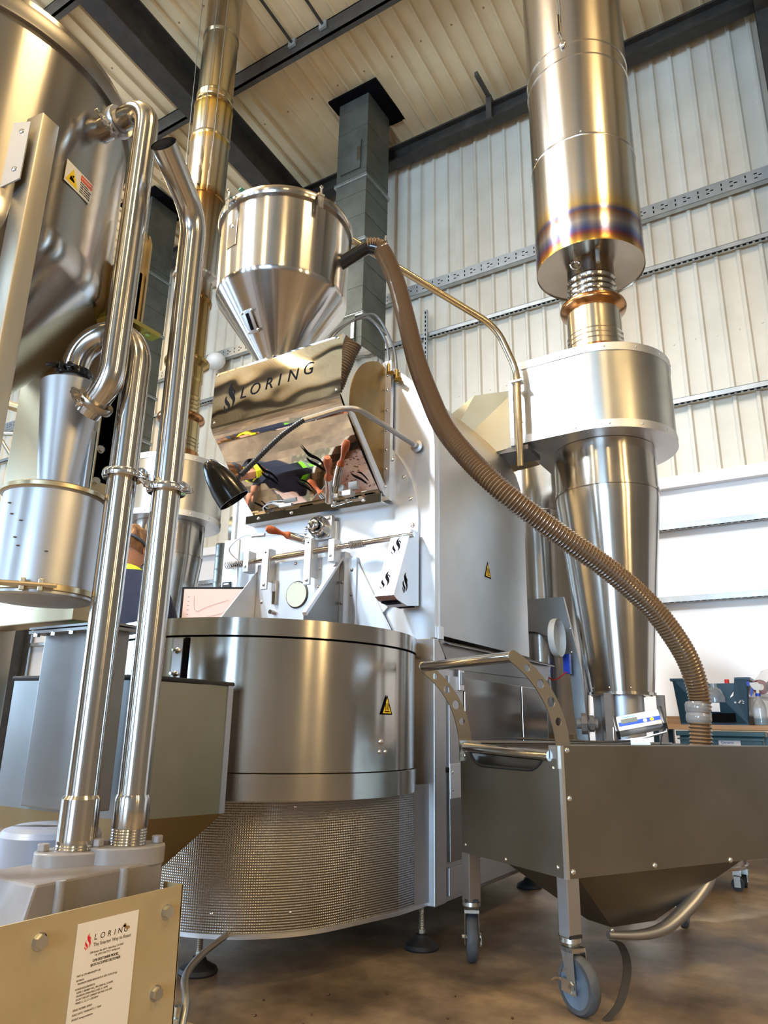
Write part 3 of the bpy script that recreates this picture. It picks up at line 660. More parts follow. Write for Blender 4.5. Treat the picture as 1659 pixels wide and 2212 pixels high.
lg = part('ledge', B().bb((HX0-.03, 2.76, 1.842), (HX1+.02, 2.822, 1.848)).bb((HX0-.03, 2.755, 1.842), (HX1+.02, 2.761, 1.885)), MIR, ro, label='polished ledge below the sloping mirror')
for x in (-2.50, -2.28, -2.02, -1.84): bolt(lg, (x, 2.754, 1.864), (0, -1, 0), .010)
part('ledge_fittings', B().bb((-1.93, 2.70, 1.885), (-1.88, 2.74, 1.91)).cyl((-1.98, 2.72, 1.885), (-1.98, 2.72, 1.905), .018, 16).tube([(-2.33, 2.735, 1.90), (-2.40, 2.73, 1.925), (-2.45, 2.73, 1.91), (-2.45, 2.74, 1.89)], .004, 6).bb((-2.34, 2.725, 1.893), (-2.26, 2.745, 1.907)), SSL, lg, smooth=True)
for x, z in ((-2.54, 2.555), (-1.78, 2.555), (-2.54, 2.29), (-1.78, 2.29)): bolt(hood, (x, 2.419, z), (0, -1, 0), .006)
UX, UZ = V((1, 0, 0)), V((0, 0, 1))
flame(hood, (-2.475, 2.4195, 2.335), UX, UZ, .155, INK)
for ch, x, z in (('L', -2.38, 2.385), ('O', -2.318, 2.388), ('R', -2.218, 2.395), ('I', -2.138, 2.398), ('N', -2.078, 2.402), ('G', -1.985, 2.412)):
    text(ch, .088, (x, 2.4188, z), (1, 0, 0), (0, 0, 1), INK, hood, shear=.18)
un = V((0, mp0[0]-mp1[0], mp0[1]-mp1[1])).normalized(); nn = UX.cross(un)
def on_mirror(x, f):  # f 0 bottom .. 1 top
    k = 1-f; s_ = math.sin(PI*k)
    return V((x, mp0[0]+(mp1[0]-mp0[0])*k-.012*s_, mp0[1]+(mp1[1]-mp0[1])*k-.006*s_))+nn*.002
for x, f, h in ((-2.52, .10, .13), (-2.37, .40, .13), (-2.19, .22, .13), (-2.07, .45, .14), (-1.87, .20, .13)):
    b = B(); o = on_mirror(x, f)
    for cl2, wd in (([(.0, 1), (.12, .7), (.22, .55), (.48, .35), (.62, 0)], .10), ([(.02, .52), (.12, .33), (.34, .14), (.52, -.12)], .09)): b.poly([o+UX*p[0]*h+un*p[1]*h for p in wisp(cl2, wd)], nn*.0015)
    part('flame_cut_out', b, INK, ro)
# turned wooden handles
def knob(p0, p1):
    p0, p1 = V(p0), V(p1); d = p1-p0; L = d.length; q = rot_z_to(d)
    h = part('handle_shaft', B().lathe([(.0, 0), (.022, 0), (.022, L*.02), (.020, L*.03), (.020, L*.52), (.0, L*.53)], p0, 20, M=q), CHROME, ro, smooth=True)
    part('wooden_knob', B().lathe([(.0, L*.52), (.018, L*.52), (.020, L*.56), (.010, L*.64), (.010, L*.70), (.020, L*.84), (.021, L*.92), (.014, L*.985), (0, L)], p0, 20, M=q), WOOD, h, smooth=True, label='varnished reddish wooden knob')
knob((-2.03, 2.74, 1.885), (-1.875, 2.50, 2.01))
knob((-2.155, 2.80, 1.695), (-2.30, 2.59, 1.745))
# lever shaft, springs, straps
sh_ = part('lever_shaft', B().cyl((-2.63, 2.74, 1.625), (-1.55, 2.74, 1.655), .013, 16).cyl((-2.35, 2.74, 1.633), (-1.95, 2.74, 1.644), .016, 16), CHROME, ro, smooth=True)
for x0, x1, z in ((-2.69, -2.56, 1.625), (-1.90, -1.82, 1.646)):
    b = B(); pts = [(x0+(x1-x0)*k/72, 2.74+.018*math.cos(k*PI/4), z+.018*math.sin(k*PI/4)) for k in range(73)]; b.tube(pts, .0028, 5, spline=False); part('spring', b, CHROME, sh_, smooth=True)
for x, z0, z1 in ((-2.40, 1.47, 1.68), (-2.13, 1.47, 1.70)):
    s_ = part('door_strap', B().bb((x-.022, 2.715, z0), (x+.018, 2.727, z1), .003).bb((x+.012, 2.727, z0+.04), (x+.020, 2.77, z1)), SSL, ro); bolt(s_, (x, 2.714, z0+.025), (0, -1, 0), .010); bolt(s_, (x, 2.714, z1-.02), (0, -1, 0), .004, mat=INK)
for x in (-2.53, -1.99): part('shaft_bracket', B().bb((x-.015, 2.71, 1.57), (x+.02, 2.77, 1.68), .003), SSL, ro); bolt(ro, (x, 2.709, 1.60), (0, -1, 0), .009)
# chute and discharge door
part('discharge_door', B().bb((-2.50, 2.775, 1.19), (-1.99, 2.785, 1.615)), SSL, ro)
for x, z in ((-2.46, 1.55), (-2.46, 1.42), (-2.25, 1.60), (-2.10, 1.56), (-2.28, 1.30), (-2.10, 1.47)): bolt(ro, (x, 2.774, z), (0, -1, 0), .010)
part('sight_glass', B().cyl((-2.23, 2.766, 1.44), (-2.23, 2.776, 1.44), .062, 36), SIGHT, ro, smooth=True)
part('sight_ring', B().lathe([(.062, 0), (.066, .008), (.070, 0)], (-2.23, 2.776, 1.44), 40, M=Matrix.Rotation(PI/2, 4, 'X')), SSD, ro, smooth=True)
part('latch_rod', B().bb((-2.375, 2.755, 1.40), (-2.355, 2.775, 1.52)).cyl((-2.37, 2.74, 1.36), (-2.37, 2.775, 1.36), .011, 12), CHROME, ro)
part('chute_cheek', B().poly([(-2.505, y, z) for y, z in ((2.82, 1.61), (2.79, 1.60), (2.52, 1.29), (2.52, 1.19), (2.82, 1.19))], (.004, 0, 0)), SSL, ro, label='bright left chute cheek')
ck2 = part('chute_cheek', B().poly([(-1.985, y, z) for y, z in ((2.82, 1.61), (2.79, 1.60), (2.52, 1.29), (2.52, 1.19), (2.82, 1.19))], (.004, 0, 0)), SSD, ro, label='dark right chute cheek')
part('cheek_lip', B().poly([(-1.985, y, z) for y, z in ((2.79, 1.60), (2.79, 1.615), (2.51, 1.30), (2.52, 1.285))], (.02, 0, 0)), SSL, ck2)
an = part('angle_post', B().bb((-1.98, 2.78, 1.19), (-1.955, 2.822, 1.63)).bb((-1.955, 2.80, 1.19), (-1.90, 2.822, 1.60)), SSL, ro)
for z in (1.28, 1.38, 1.48): bolt(an, (-1.968, 2.779, z), (0, -1, 0), .009, mat=SSD)
for z in (1.25, 1.42, 1.54): bolt(an, (-1.925, 2.799, z), (0, -1, 0), .009, mat=SSD)
part('triangular_wing', B().poly([(-1.90, 2.81, 1.58), (-1.90, 2.81, 1.19), (-1.68, 2.81, 1.19)], (0, .01, 0)), SSL, ro)
lp = part('left_bracket_plate', B().bb((-2.735, 2.76, 1.36), (-2.63, 2.775, 1.77), .003), SSL, ro)
kn = part('rotary_switch', B().bb((-2.72, 2.752, 1.44), (-2.665, 2.76, 1.54)), BLKP, lp); part('switch_knob', B().cyl((-2.69, 2.735, 1.48), (-2.69, 2.752, 1.48), .02, 8), CHROME, kn)
part('label_strip', B().bb((-2.71, 2.7515, 1.525), (-2.675, 2.752, 1.533)), WHITE, kn)
part('sensor_cable', B().tube([(-2.60, 2.74, 1.64), (-2.64, 2.70, 1.70), (-2.55, 2.70, 1.76), (-2.45, 2.72, 1.755), (-2.30, 2.74, 1.75), (-2.17, 2.76, 1.745)], .004, 6).cyl((-2.50, 2.715, 1.757), (-2.42, 2.722, 1.756), .010, 10).tube([(-2.62, 2.74, 1.64), (-2.60, 2.73, 1.57), (-2.60, 2.74, 1.50)], .003, 5), SSL, ro, smooth=True)
em = part('red_sensor', B().box((-2.74, 2.70, 1.41), (.02, .03, .05), bev=.004), RED, ro, label='small red sensor head')
# flame-marked cover box
cb = part('cover_box', B().poly([(-1.665, 2.82, 1.685), (-1.665, 2.745, 1.685), (-1.665, 2.60, 1.36), (-1.665, 2.63, 1.345), (-1.665, 2.72, 1.33), (-1.665, 2.82, 1.345)], (.095, 0, 0)), SSL, ro)
cu = V((0, 2.745-2.60, 1.685-1.36)).normalized()
for p in ((-1.640, .62), (-1.648, .10)): flame(cb, V((p[0], 2.60, 1.36))+cu*(.356*p[1])+V((0, -.0008, .0004)), UX, cu, .095, INK)
flame(cb, (-1.5695, 2.68, 1.385), (0, 1, 0), (0, 0, 1), .09, INK)
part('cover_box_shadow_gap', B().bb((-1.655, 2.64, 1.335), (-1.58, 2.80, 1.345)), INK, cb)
# cooling tray
tr = part('cooling_tray', B().lathe([(TR-.02, 1.10), (TR-.02, 1.112), (TR-.004, 1.112), (TR-.004, .668), (0, .668)], TC, 128), SSR, ro, smooth=True, label='round brushed steel cooling tray')
part('tray_rim', B().lathe([(TR-.02, 1.119), (TR-.02, 1.18), (TR+.001, 1.18), (TR+.001, 1.119)], TC, 128, close=True), SSR, tr, smooth=True)
part('tray_joint', B().lathe([(TR-.014, 1.10), (TR-.010, 1.125)], TC, 96), INK, tr)
part('tray_skirt', B().lathe([(0, .58), (TR+.003, .58), (TR+.003, .664), (TR-.01, .667)], TC, 128), SSR, tr, smooth=True)
part('tray_floor', B().lathe([(0, 1.05), (TR-.02, 1.05), (TR-.02, 1.10)], TC, 64), SSD, tr)
def tray_pt(adeg, z, e=0):
    a = math.radians(adeg); return TC+V(((TR+e)*math.cos(a), (TR+e)*math.sin(a), z))
sa = math.degrees(math.atan2(2.19*1.03-TC.y, -1.34*1.03-TC.x))
sign(tr, tray_pt(-37.5, .855, -.002), tray_pt(-31, .9)-tray_pt(-37.5, .9), V((0, 0, .999)), .070) if False else None
a = math.radians(-5); nrm = V((math.cos(a), math.sin(a), 0)); tu = V((-nrm.y, nrm.x, 0))
sign(tr, TC+nrm*(TR-.001)-tu*.033+V((0, 0, .865)), tu, V((0, 0, 1)), .072)
bolt(tr, tray_pt(-7.5, .77, -.003), nrm, .011); bolt(tr, tray_pt(-5, .735, -.003), nrm, .008); bolt(tr, tray_pt(-8, .735, -.003), nrm, .008)
for ad, gap in ((-79.0, 1), (-143.0, 1)):
    hh = []
    a = math.radians(ad); n2 = V((math.cos(a), math.sin(a), 0)); t2 = V((-n2.y, n2.x, 0))
    s_ = part('seam_bracket', B().box(TC+n2*(TR+.002)+V((0, 0, 1.0)), (.006, .04, .215), a), SSM, tr)
    part('tray_gap', B().box(TC+n2*(TR-.001)+t2*.032*gap+V((0, 0, .90)), (.006, .014, .42), a), INK, tr)
    for z in (1.065, .985): bolt(s_, TC+n2*(TR+.005)+V((0, 0, z)), n2, .012); part('stud', B().cyl(TC+n2*(TR+.01)+V((0, 0, z)), TC+n2*(TR+.034)+V((0, 0, z)), .005, 8), ZINC, s_)
bn = B(); rnd = random.Random(3)
for k in range(900):
    rr = (TR-.06)*math.sqrt(rnd.random()); aa = rnd.random()*2*PI; p = TC+V((rr*math.cos(aa), rr*math.sin(aa), 1.056+.02*rnd.random()))
    bn.cyl(p-V((.005, 0, 0)), p+V((.005, 0, .002)), .005, 5)
part('roasted_beans', bn, BEANM, tr, kind='stuff')
part('bean_bed', B().lathe([(0, 1.075), (.3, 1.07), (TR-.03, 1.055)], TC, 48), BEANM, tr, smooth=True)
# pedestal and cabinet
BR = .50; hull = []
for i in range(0, 41):
    a = math.radians(-198+i*5.0)
    if a > math.radians(-12): break
    hull.append((TC.x+BR*math.cos(a), TC.y+BR*math.sin(a)))
hull += [(-1.53, 2.60), (-1.515, 2.83), (-1.515, 3.06), (-2.62, 3.06)]
pb_ = B(); uvl = pb_.bm.loops.layers.uv.new('UVMap'); acc = 0
for k in range(len(hull)):
    a_, b_ = V((*hull[k], 0)), V((*hull[(k+1) % len(hull)], 0)); L_ = (b_-a_).length
    f = pb_.bm.faces.new([pb_.bm.verts.new(p) for p in (a_+V((0, 0, .155)), b_+V((0, 0, .155)), b_+V((0, 0, .58)), a_+V((0, 0, .58)))])
    for lp_, q in zip(f.loops, ((acc, .155), (acc+L_, .155), (acc+L_, .58), (acc, .58))): lp_[uvl].uv = q
    acc += L_
bmesh.ops.remove_doubles(pb_.bm, verts=pb_.bm.verts, dist=1e-5); pb_.poly([(x, y, .155) for x, y in hull])
pe = part('pedestal', pb_, DIMPLE, ro, smooth=True, ang=50, label='dimple-textured curved pedestal under the tray')
cen = V((-2.05, 2.6))
part('pedestal_edge', B().poly([(cen.x+(x-cen.x)*1.006, cen.y+(y-cen.y)*1.006, .147) for x, y in hull], (0, 0, .014)), SSL, pe, smooth=True)
part('pedestal_end_strip', B().poly([(-1.56, 2.50, .16), (-1.50, 2.84, .16), (-1.50, 2.84, .60), (-1.55, 2.55, .60)], (-.01, 0, 0)), SSM, pe)
for a in (-95, -65, -35):
    for z in (.22, .55):
        a2 = math.radians(a); bolt(pe, TC+V((BR*math.cos(a2), BR*math.sin(a2), z)), (math.cos(a2), math.sin(a2), 0), .006)
part('corner_post', B().bb((-1.575, 2.80, .145), (-1.480, 2.90, 1.195), .004), SSM, ro)
part('post_return', B().bb((-1.60, 2.90, .145), (-1.490, 3.09, 1.19)), SSM, ro)
part('cabinet', B().bb((-2.74, 3.09, .145), (-1.485, 4.22, 1.195), .004), SSD, ro)
X = -1.480
part('cabinet_top_ledge', B().poly([(X-.02, 2.84, 1.19), (X-.02, 2.95, 1.075), (X-.02, 4.22, 1.10), (X-.02, 4.30, 1.20)], (.022, 0, 0)).poly([(-1.50, 2.9, 1.195), (-1.45, 2.9, 1.175), (-1.45, 4.28, 1.185), (-1.50, 4.28, 1.205)], (0, 0, .004)), SSD, ro)
for nm, y0, y1, z0, z1, m_ in (('cabinet_door', 3.09, 3.78, .66, 1.045, DOORM), ('cabinet_door', 3.80, 4.18, .20, 1.045, DOORM), ('kick_panel', 2.92, 4.18, .165, .27, SSM), ('cabinet_door', 2.93, 3.78, .29, .64, SSD), ('cabinet_panel', 2.93, 3.07, .66, 1.045, SSM)):
    part(nm, B().bb((X-.012, y0, z0), (X+.004, y1, z1), .002), m_, ro)
lt = part('door_latch', B().bb((X+.004, 3.02, .985), (X+.012, 3.07, 1.075), .002), SSL, ro); part('latch_paddle', B().bb((X+.012, 3.03, 1.01), (X+.017, 3.06, 1.065), .001), SSD, lt)
hp2 = part('cover_patch', B().bb((X+.004, 2.925, .535), (X+.008, 3.075, .675), .002), SSL, ro)
for z in (.57, .64): bolt(hp2, (X+.008, 2.95, z), (1, 0, 0), .006)
def foot(p, h, parent):
    p = V(p)
    f = part('levelling_foot', B().lathe([(0, 0), (.065, 0), (.068, .006), (.062, .018), (.030, .035), (.022, .05), (0, .052)], p, 28), BLACK, parent, smooth=True, label='black rubber levelling foot')
    st_ = [(0, .05)]; z = .05
    while z < h: st_ += [(.0105, z), (.0085, z+.003)]; z += .006
    part('threaded_stud', B().lathe(st_, p, 12).cyl(p+V((0, 0, .055)), p+V((0, 0, .068)), .016, 6), ZINC, f)
foot((-1.53, 2.78, 0), .16, ro); foot((-2.02, 2.08, 0), .16, ro); foot((-1.60, 4.12, 0), .16, ro); foot((-2.5, 3.9, 0), .16, ro)
# ------------------------------------------------------------------ hopper above
HC = V((-2.30, 2.60, 0))
hp_ = thing('feed_hopper', 'round cone-bottomed stainless hopper above the roaster hood', 'hopper', HC+V((0, 0, 2.61)))
part('hopper_body', B().lathe([(.36, 3.44), (.352, 3.43), (.35, 3.00), (.345, 2.985), (.092, 2.62), (.088, 2.60)], HC, 96), SSH, hp_, smooth=True)
part('hopper_rim', B().lathe([(.34, 3.42), (.366, 3.42), (.372, 3.43), (.372, 3.455), (.366, 3.465), (.34, 3.465)], HC, 96), SSR, hp_, smooth=True)
part('hopper_lid', B().lathe([(0, 3.50), (.30, 3.49), (.365, 3.468)], HC, 64), SSM, hp_, smooth=True)
for ad in (-101, -24, 70, 160):
    a = math.radians(ad); n2 = V((math.cos(a), math.sin(a), 0)); p = HC+n2*.372
    l = part('toggle_clamp', B().box(p+n2*.012+V((0, 0, 3.44)), (.03, .035, .012), a).box(p+n2*.02+V((0, 0, 3.40)), (.006, .03, .07), a).cyl(p+n2*.02+V((0, 0, 3.40)), p+n2*.02+V((0, 0, 3.49)), .005, 8).ball(p+n2*.02+V((0, 0, 3.49)), .010, 8), CHROME, hp_)
    if ad == -101: part('green_tab', B().box(p-n2*.02+V((.06, 0, 3.485)), (.05, .02, .008), a), plain('green_tab', (.02, .16, .10), .4), l)
def hop_pt(ad, z, e=0):
    r = .35 if z > 3 else .092+(z-2.62)/.37*.255; a = math.radians(ad); return HC+V(((r+e)*math.cos(a), (r+e)*math.sin(a), z)), V((math.cos(a), math.sin(a), 0))
p, n2 = hop_pt(-92, 2.79); nt_ = (n2*.82+V((0, 0, -.57))).normalized(); tu = V((0, 0, 1)).cross(n2); tv = nt_.cross(tu)
M3 = Matrix((tu, tv, nt_)).transposed().to_4x4()
sg = part('sight_window', B().box(p+nt_*.012, (.05, .12, .014), M=M3, bev=.006), SSM, hp_, smooth=True); part('window_glass', B().box(p+nt_*.02, (.02, .085, .002), M=M3), INK, sg)
for i in (-1, 1):
    for j in (-1, 1): bolt(sg, p+nt_*.018+tu*.032*i+tv*.05*j, nt_, .008)
p, n2 = hop_pt(-100, 3.24, .002); bx = part('blanking_plate', B().box(p, (.004, .075, .15), math.radians(-100), bev=.001), SSH, hp_); bolt(bx, p+V((0, 0, .05))+n2*.004, n2, .010)
part('feed_tube', B().cyl(HC+V((0, 0, 2.58)), HC+V((0, 0, 2.63)), .10, 40), CHROME, hp_, smooth=True)
# ------------------------------------------------------------------ vacuum hose and inlet
vh = thing('vacuum_hose', 'brown corrugated suction hose looping from the hopper down into the cart', 'hose', (-1.85, 2.7, 3.2))
part('inlet_elbow', B().tube(bend([(-2.0, 2.66, 3.16), (-1.84, 2.74, 3.285), (-1.78, 2.77, 3.26)], .06), .036, 20, spline=False), BLKG, vh, smooth=True)
hpts = [(-1.85, 2.74, 3.29), (-1.79, 2.77, 3.275), (-1.73, 2.78, 3.15), (-1.68, 2.78, 3.01), (-1.60, 2.745, 2.75), (-1.52, 2.70, 2.50), (-1.43, 2.66, 2.28), (-1.34, 2.63, 2.09), (-1.22, 2.62, 1.92), (-1.09, 2.64, 1.77), (-.98, 2.72, 1.66), (-.87, 2.82, 1.56), (-.75, 2.95, 1.455), (-.64, 3.09, 1.33), (-.575, 3.18, 1.22), (-.53, 3.26, 1.10), (-.512, 3.31, .97), (-.52, 3.31, .86), (-.53, 3.31, .60)]
part('hose_wall', B().tube(hpts, .043, 22, ridge=(.0072, .0040), sub=10), HOSEM, vh, smooth=True, ang=80)
part('hose_cuff', B().lathe([(.044, 0), (.050, .01), (.050, .03), (.046, .04), (.050, .05), (.050, .075), (.044, .085)], (-.522, 3.31, .86), 28), GLASSM, vh, smooth=True, label='clear taped joint near the hose end')
part('hose_clamp', B().tube([(-1.79+.05*math.cos(k*PI/9), 2.765+.03*math.sin(k*PI/9), 3.285+.035*math.sin(k*PI/9)) for k in range(19)], .005, 6).cyl((-1.76, 2.78, 3.32), (-1.755, 2.78, 3.345), .006, 8), CHROME, vh, smooth=True)
tp = thing('transfer_pipe', 'long straw-coloured steel pipe sloping from behind the hopper to the right cyclone', 'pipe', (-2.15, 3.0, 3.6))
part('pipe_run', B().tube(bend([(-2.19, 2.92, 3.64), (-1.52, 3.70, 3.20), (-1.435, 3.80, 2.92), (-1.435, 3.80, 2.30)], .30, 12), .0215, 16, spline=False), steel('straw_pipe_steel', (.55, .46, .32), .2, bump=0), tp, smooth=True)
part('pipe_clip', B().bb((-1.47, 3.77, 2.84), (-1.40, 3.83, 2.85)), SSL, tp)
for k, (off, end) in enumerate((((0, 0, 0), (-1.735, 2.81, 2.53)), ((.03, .01, .015), (-1.695, 2.82, 2.49)))):
    o = V(off); c = thing('pneumatic_tube', ('outer' if k else 'inner')+' dark tube of the pair arching from the hood top to brass elbows', 'tube', (-1.8, 2.75, 2.6))
    e = V(end); part('tube_run', B().tube([V((-2.03, 2.62, 2.62)), V((-1.99, 2.63, 2.73))+o, V((-1.90, 2.70, 2.83))+o, V((-1.82, 2.75, 2.84))+o, e+V((-.02, -.015, .19)), e+V((0, -.01, .05))], .0062, 8), plain('dark_tube', (.16, .16, .17), .25, .4), c, smooth=True)
    part('brass_elbow', B().cyl(e+V((0, -.01, .055)), e+V((0, -.01, 0)), .011, 8).cyl(e+V((0, -.01, .005)), e+V((.03, -.03, -.012)), .013, 6).ball(e+V((0, -.01, 0)), .014, 10), BRASS, c, smooth=True)
# ------------------------------------------------------------------ work lamp
wl = thing('work_lamp', 'black cone-shaded gooseneck lamp leaning over the cooling tray', 'lamp', (-1.58, 2.82, 2.1))
part('lamp_arm', B().tube(bend([(-1.585, 2.825, 2.115), (-1.64, 2.39, 2.155), (-1.70, 2.35, 2.15), (-1.80, 2.21, 2.06)], .08), .012, 14, spline=False), SSM, wl, smooth=True)
part('wall_flange', B().lathe([(0, 0), (.03, 0), (.03, .006), (.016, .01), (.016, .03), (0, .03)], (-1.583, 2.822, 2.115), 20, M=Matrix.Rotation(PI/2, 4, 'X')), SSM, wl, smooth=True)
part('gooseneck', B().tube([(-1.795, 2.215, 2.065), (-1.84, 2.15, 1.99), (-1.87, 2.09, 1.91), (-1.90, 2.01, 1.80), (-1.91, 1.985, 1.765)], .011, 12, ridge=(.006, .0012), sub=10), BLKP, wl, smooth=True)
p0, p1 = V((-1.99, 1.88, 1.80)), V((-1.915, 1.965, 1.655)); q = rot_z_to(p1-p0); L = (p1-p0).length
part('lamp_shade', B().lathe([(0, 0), (.020, 0), (.028, .008), (.048, L*.3), (.062, L*.65), (.066, L), (.063, L), (.058, L*.65), (.04, L*.3), (0, .02)], p0, 40, M=q), BLKG, wl, smooth=True)
part('shade_cap', B().lathe([(0, -.004), (.007, -.004), (.008, 0)], p0, 12, M=q), CHROME, wl)
part('bulb', B().ball(p1-(p1-p0)*.25, .03, 16), WHITE, wl, smooth=True)

# ------------------------------------------------------------------ weighing cart
c0 = V((-.8205, 2.4403, 0)); CL = V((.485, .8745, 0)).normalized(); CS = V((-CL.y, CL.x, 0))
CM = Matrix.Translation(c0) @ Matrix(((CL.x, CS.x, 0, 0), (CL.y, CS.y, 0, 0), (0, 0, 1, 0), (0, 0, 0, 1)))
def cl_(b): bmesh.ops.transform(b.bm, matrix=CM, verts=b.bm.verts); return b
def cp(l, s, z): return CM @ V((l, s, z))
ct = thing('weighing_cart', 'tall grey steel bean cart with arched handles and castors, right foreground', 'cart', cp(.6, .28, 0))
CLEN, CW = 1.18, .565
part('side_panel', cl_(B().bb((.004, -.005, .372), (CLEN, -.0005, .772), .001)), SSC, ct)
part('side_panel', cl_(B().bb((0, CW, .372), (CLEN, CW+.004, .772))), SSC, ct)
part('end_panel', cl_(B().bb((CLEN, 0, .372), (CLEN+.004, CW, .772))), SSC, ct)
sc_out = [(.0, .372), (CW, .372), (CW, .760), (.53, .760)]+[(.53-.02-.10*(1-math.cos(k*PI/12)), .758-.072*math.sin(k*PI/12)) for k in range(7)]
sc_out += [(.055+.02+.10*(1-math.cos((6-k)*PI/12)), .758-.072*math.sin((6-k)*PI/12)) for k in range(7)]+[(.05, .73), (.0, .73)]
part('end_panel', cl_(B().poly([(-.005, s, z) for s, z in sc_out], (.004, 0, 0))), SSC, ct, label='front end panel with a curved hand cut-out')
gz = [(.528, .755)]+sc_out[4:11]+sc_out[11:18]+[(.058, .74)]
part('rubber_edging', cl_(B().tube([(-.003, s, z) for s, z in [sc_out[4]]+sc_out[5:10]+[(.4, .687), (.2, .687)]+sc_out[12:17]+[(.072, .745)]], .0055, 8, sub=3)), BLACK, ct, smooth=True)
part('grip_tube', cl_(B().cyl((-.002, .05, .738), (-.002, .535, .750), .018, 24)), CHROME, ct, smooth=True)
part('grip_bracket', cl_(B().bb((.0, .505, .72), (.05, .55, .772)).bb((.0, .02, .725), (.03, .06, .772))), SSM, ct)
part('inner_trough', cl_(B().bb((.04, .03, .40), (CLEN-.03, .035, .765)).bb((.04, CW-.035, .40), (CLEN-.03, CW-.03, .765)).bb((.045, .03, .45), (.05, CW-.03, .76)).bb((.04, .03, .395), (CLEN-.03, CW-.03, .40))), SSD, ct)
part('top_rim', cl_(B().bb((0, CW-.03, .768), (CLEN, CW+.006, .776)).bb((0, 0, .768), (CLEN, .02, .776))), SSM, ct)
for l, s in ((.022, .022), (.022, CW-.02), (CLEN-.02, .022), (CLEN-.02, CW-.02)):
    lg_ = part('leg', cl_(B().bb((l-.026, s-.024, .205), (l+.026, s+.024, .765), .003)), TANC if 'TANC' in globals() else SSM, ct)
part('corner_trim', cl_(B().bb((-.009, -.009, .372), (.004, .004, .772))), SSL, ct)
for l, z in ((.022, .757), (.022, .608), (.022, .391), (.391, .386), (.785, .378)): bolt(ct, cp(l, -.006, z), -CS, .010)
for s, z in ((.035, .70), (.035, .40), (.54, .72), (.54, .40), (.30, .385)): bolt(ct, cp(-.006, s, z), -CL, .007)
def handle_plate(s, lab):
    cx = [(-.186, 1.051), (-.131, 1.017), (-.076, .968), (-.033, .911), (-.005, .848), (.010, .78), (.012, .70)]
    P = [p.to_2d() for p in catmull([(x, z, 0) for x, z in cx], 5)]; lft = []; rgt = []
    for i, p in enumerate(P):
        t = P[min(i+1, len(P)-1)]-P[max(i-1, 0)]; n = V((-t.y, t.x)).normalized(); h = .021+.009*min(1, i/20)
        lft.append(tuple(p+n*h)); rgt.append(tuple(p-n*h))
    cap = []; a0 = math.atan2(lft[0][1]-P[0].y, lft[0][0]-P[0].x)
    for k in range(1, 8): a = a0+PI*k/8; cap.append((P[0].x+.021*math.cos(a), P[0].y+.021*math.sin(a)))
    outer = rgt[::-1]+cap[::-1]+lft
    b = B().holed(outer, [(-.131, 1.017, .0125), (-.076, .968, .0155), (-.033, .911, .017), (-.005, .848, .0135)], (0, s, 0), (1, 0, 0), (0, 0, 1), -.004)
    return part('handle_plate', cl_(b), SSC2, ct, label=lab)

handle_plate(-.002, 'near arched handle plate with four holes'); handle_plate(CW-.012, 'far arched handle plate with four holes')
part('push_bar', cl_(B().cyl((-.186, 0, 1.051), (-.186, CW-.01, 1.051), .0185, 28)), CHROME, ct, smooth=True)
# discharge funnel and swing tube beneath
fu = part('discharge_funnel', cl_(B()), SSC, ct) if False else None
b = B(); t4 = [(.09, .06, .372), (.98, .06, .372), (.98, .50, .372), (.09, .50, .372)]; q4 = [(.40, .22, .15), (.62, .22, .15), (.62, .34, .15), (.40, .34, .15)]
for i in range(4): b.poly([t4[i], t4[(i+1) % 4], q4[(i+1) % 4], q4[i]])
b.poly(q4); fu = part('discharge_funnel', cl_(b), SSC, ct)
part('swing_tube', cl_(B().tube([(.36, .20, .135), (.50, .18, .125), (.62, .17, .14), (.74, .16, .20), (.83, .15, .27), (.88, .15, .34)], lambda f: .012+.016*min(1, f*1.6), 16)), SSM, ct, smooth=True)
sb_ = B(); sp_ = catmull([(-.775, 2.745, .145), (-.735, 2.69, .150), (-.700, 2.62, .125), (-.690, 2.56, .085), (-.700, 2.50, .035), (-.725, 2.45, .006)], 5)
for a_, b_ in zip(sp_, sp_[1:]): sb_.poly([a_-r0*.013, a_+r0*.013, b_+r0*.013, b_-r0*.013], fw*.003)
part('pull_strap', sb_, BLACK, ct, label='black strap hanging under the funnel')
bolt(fu, cp(.37, .188, .15), -CS, .008)
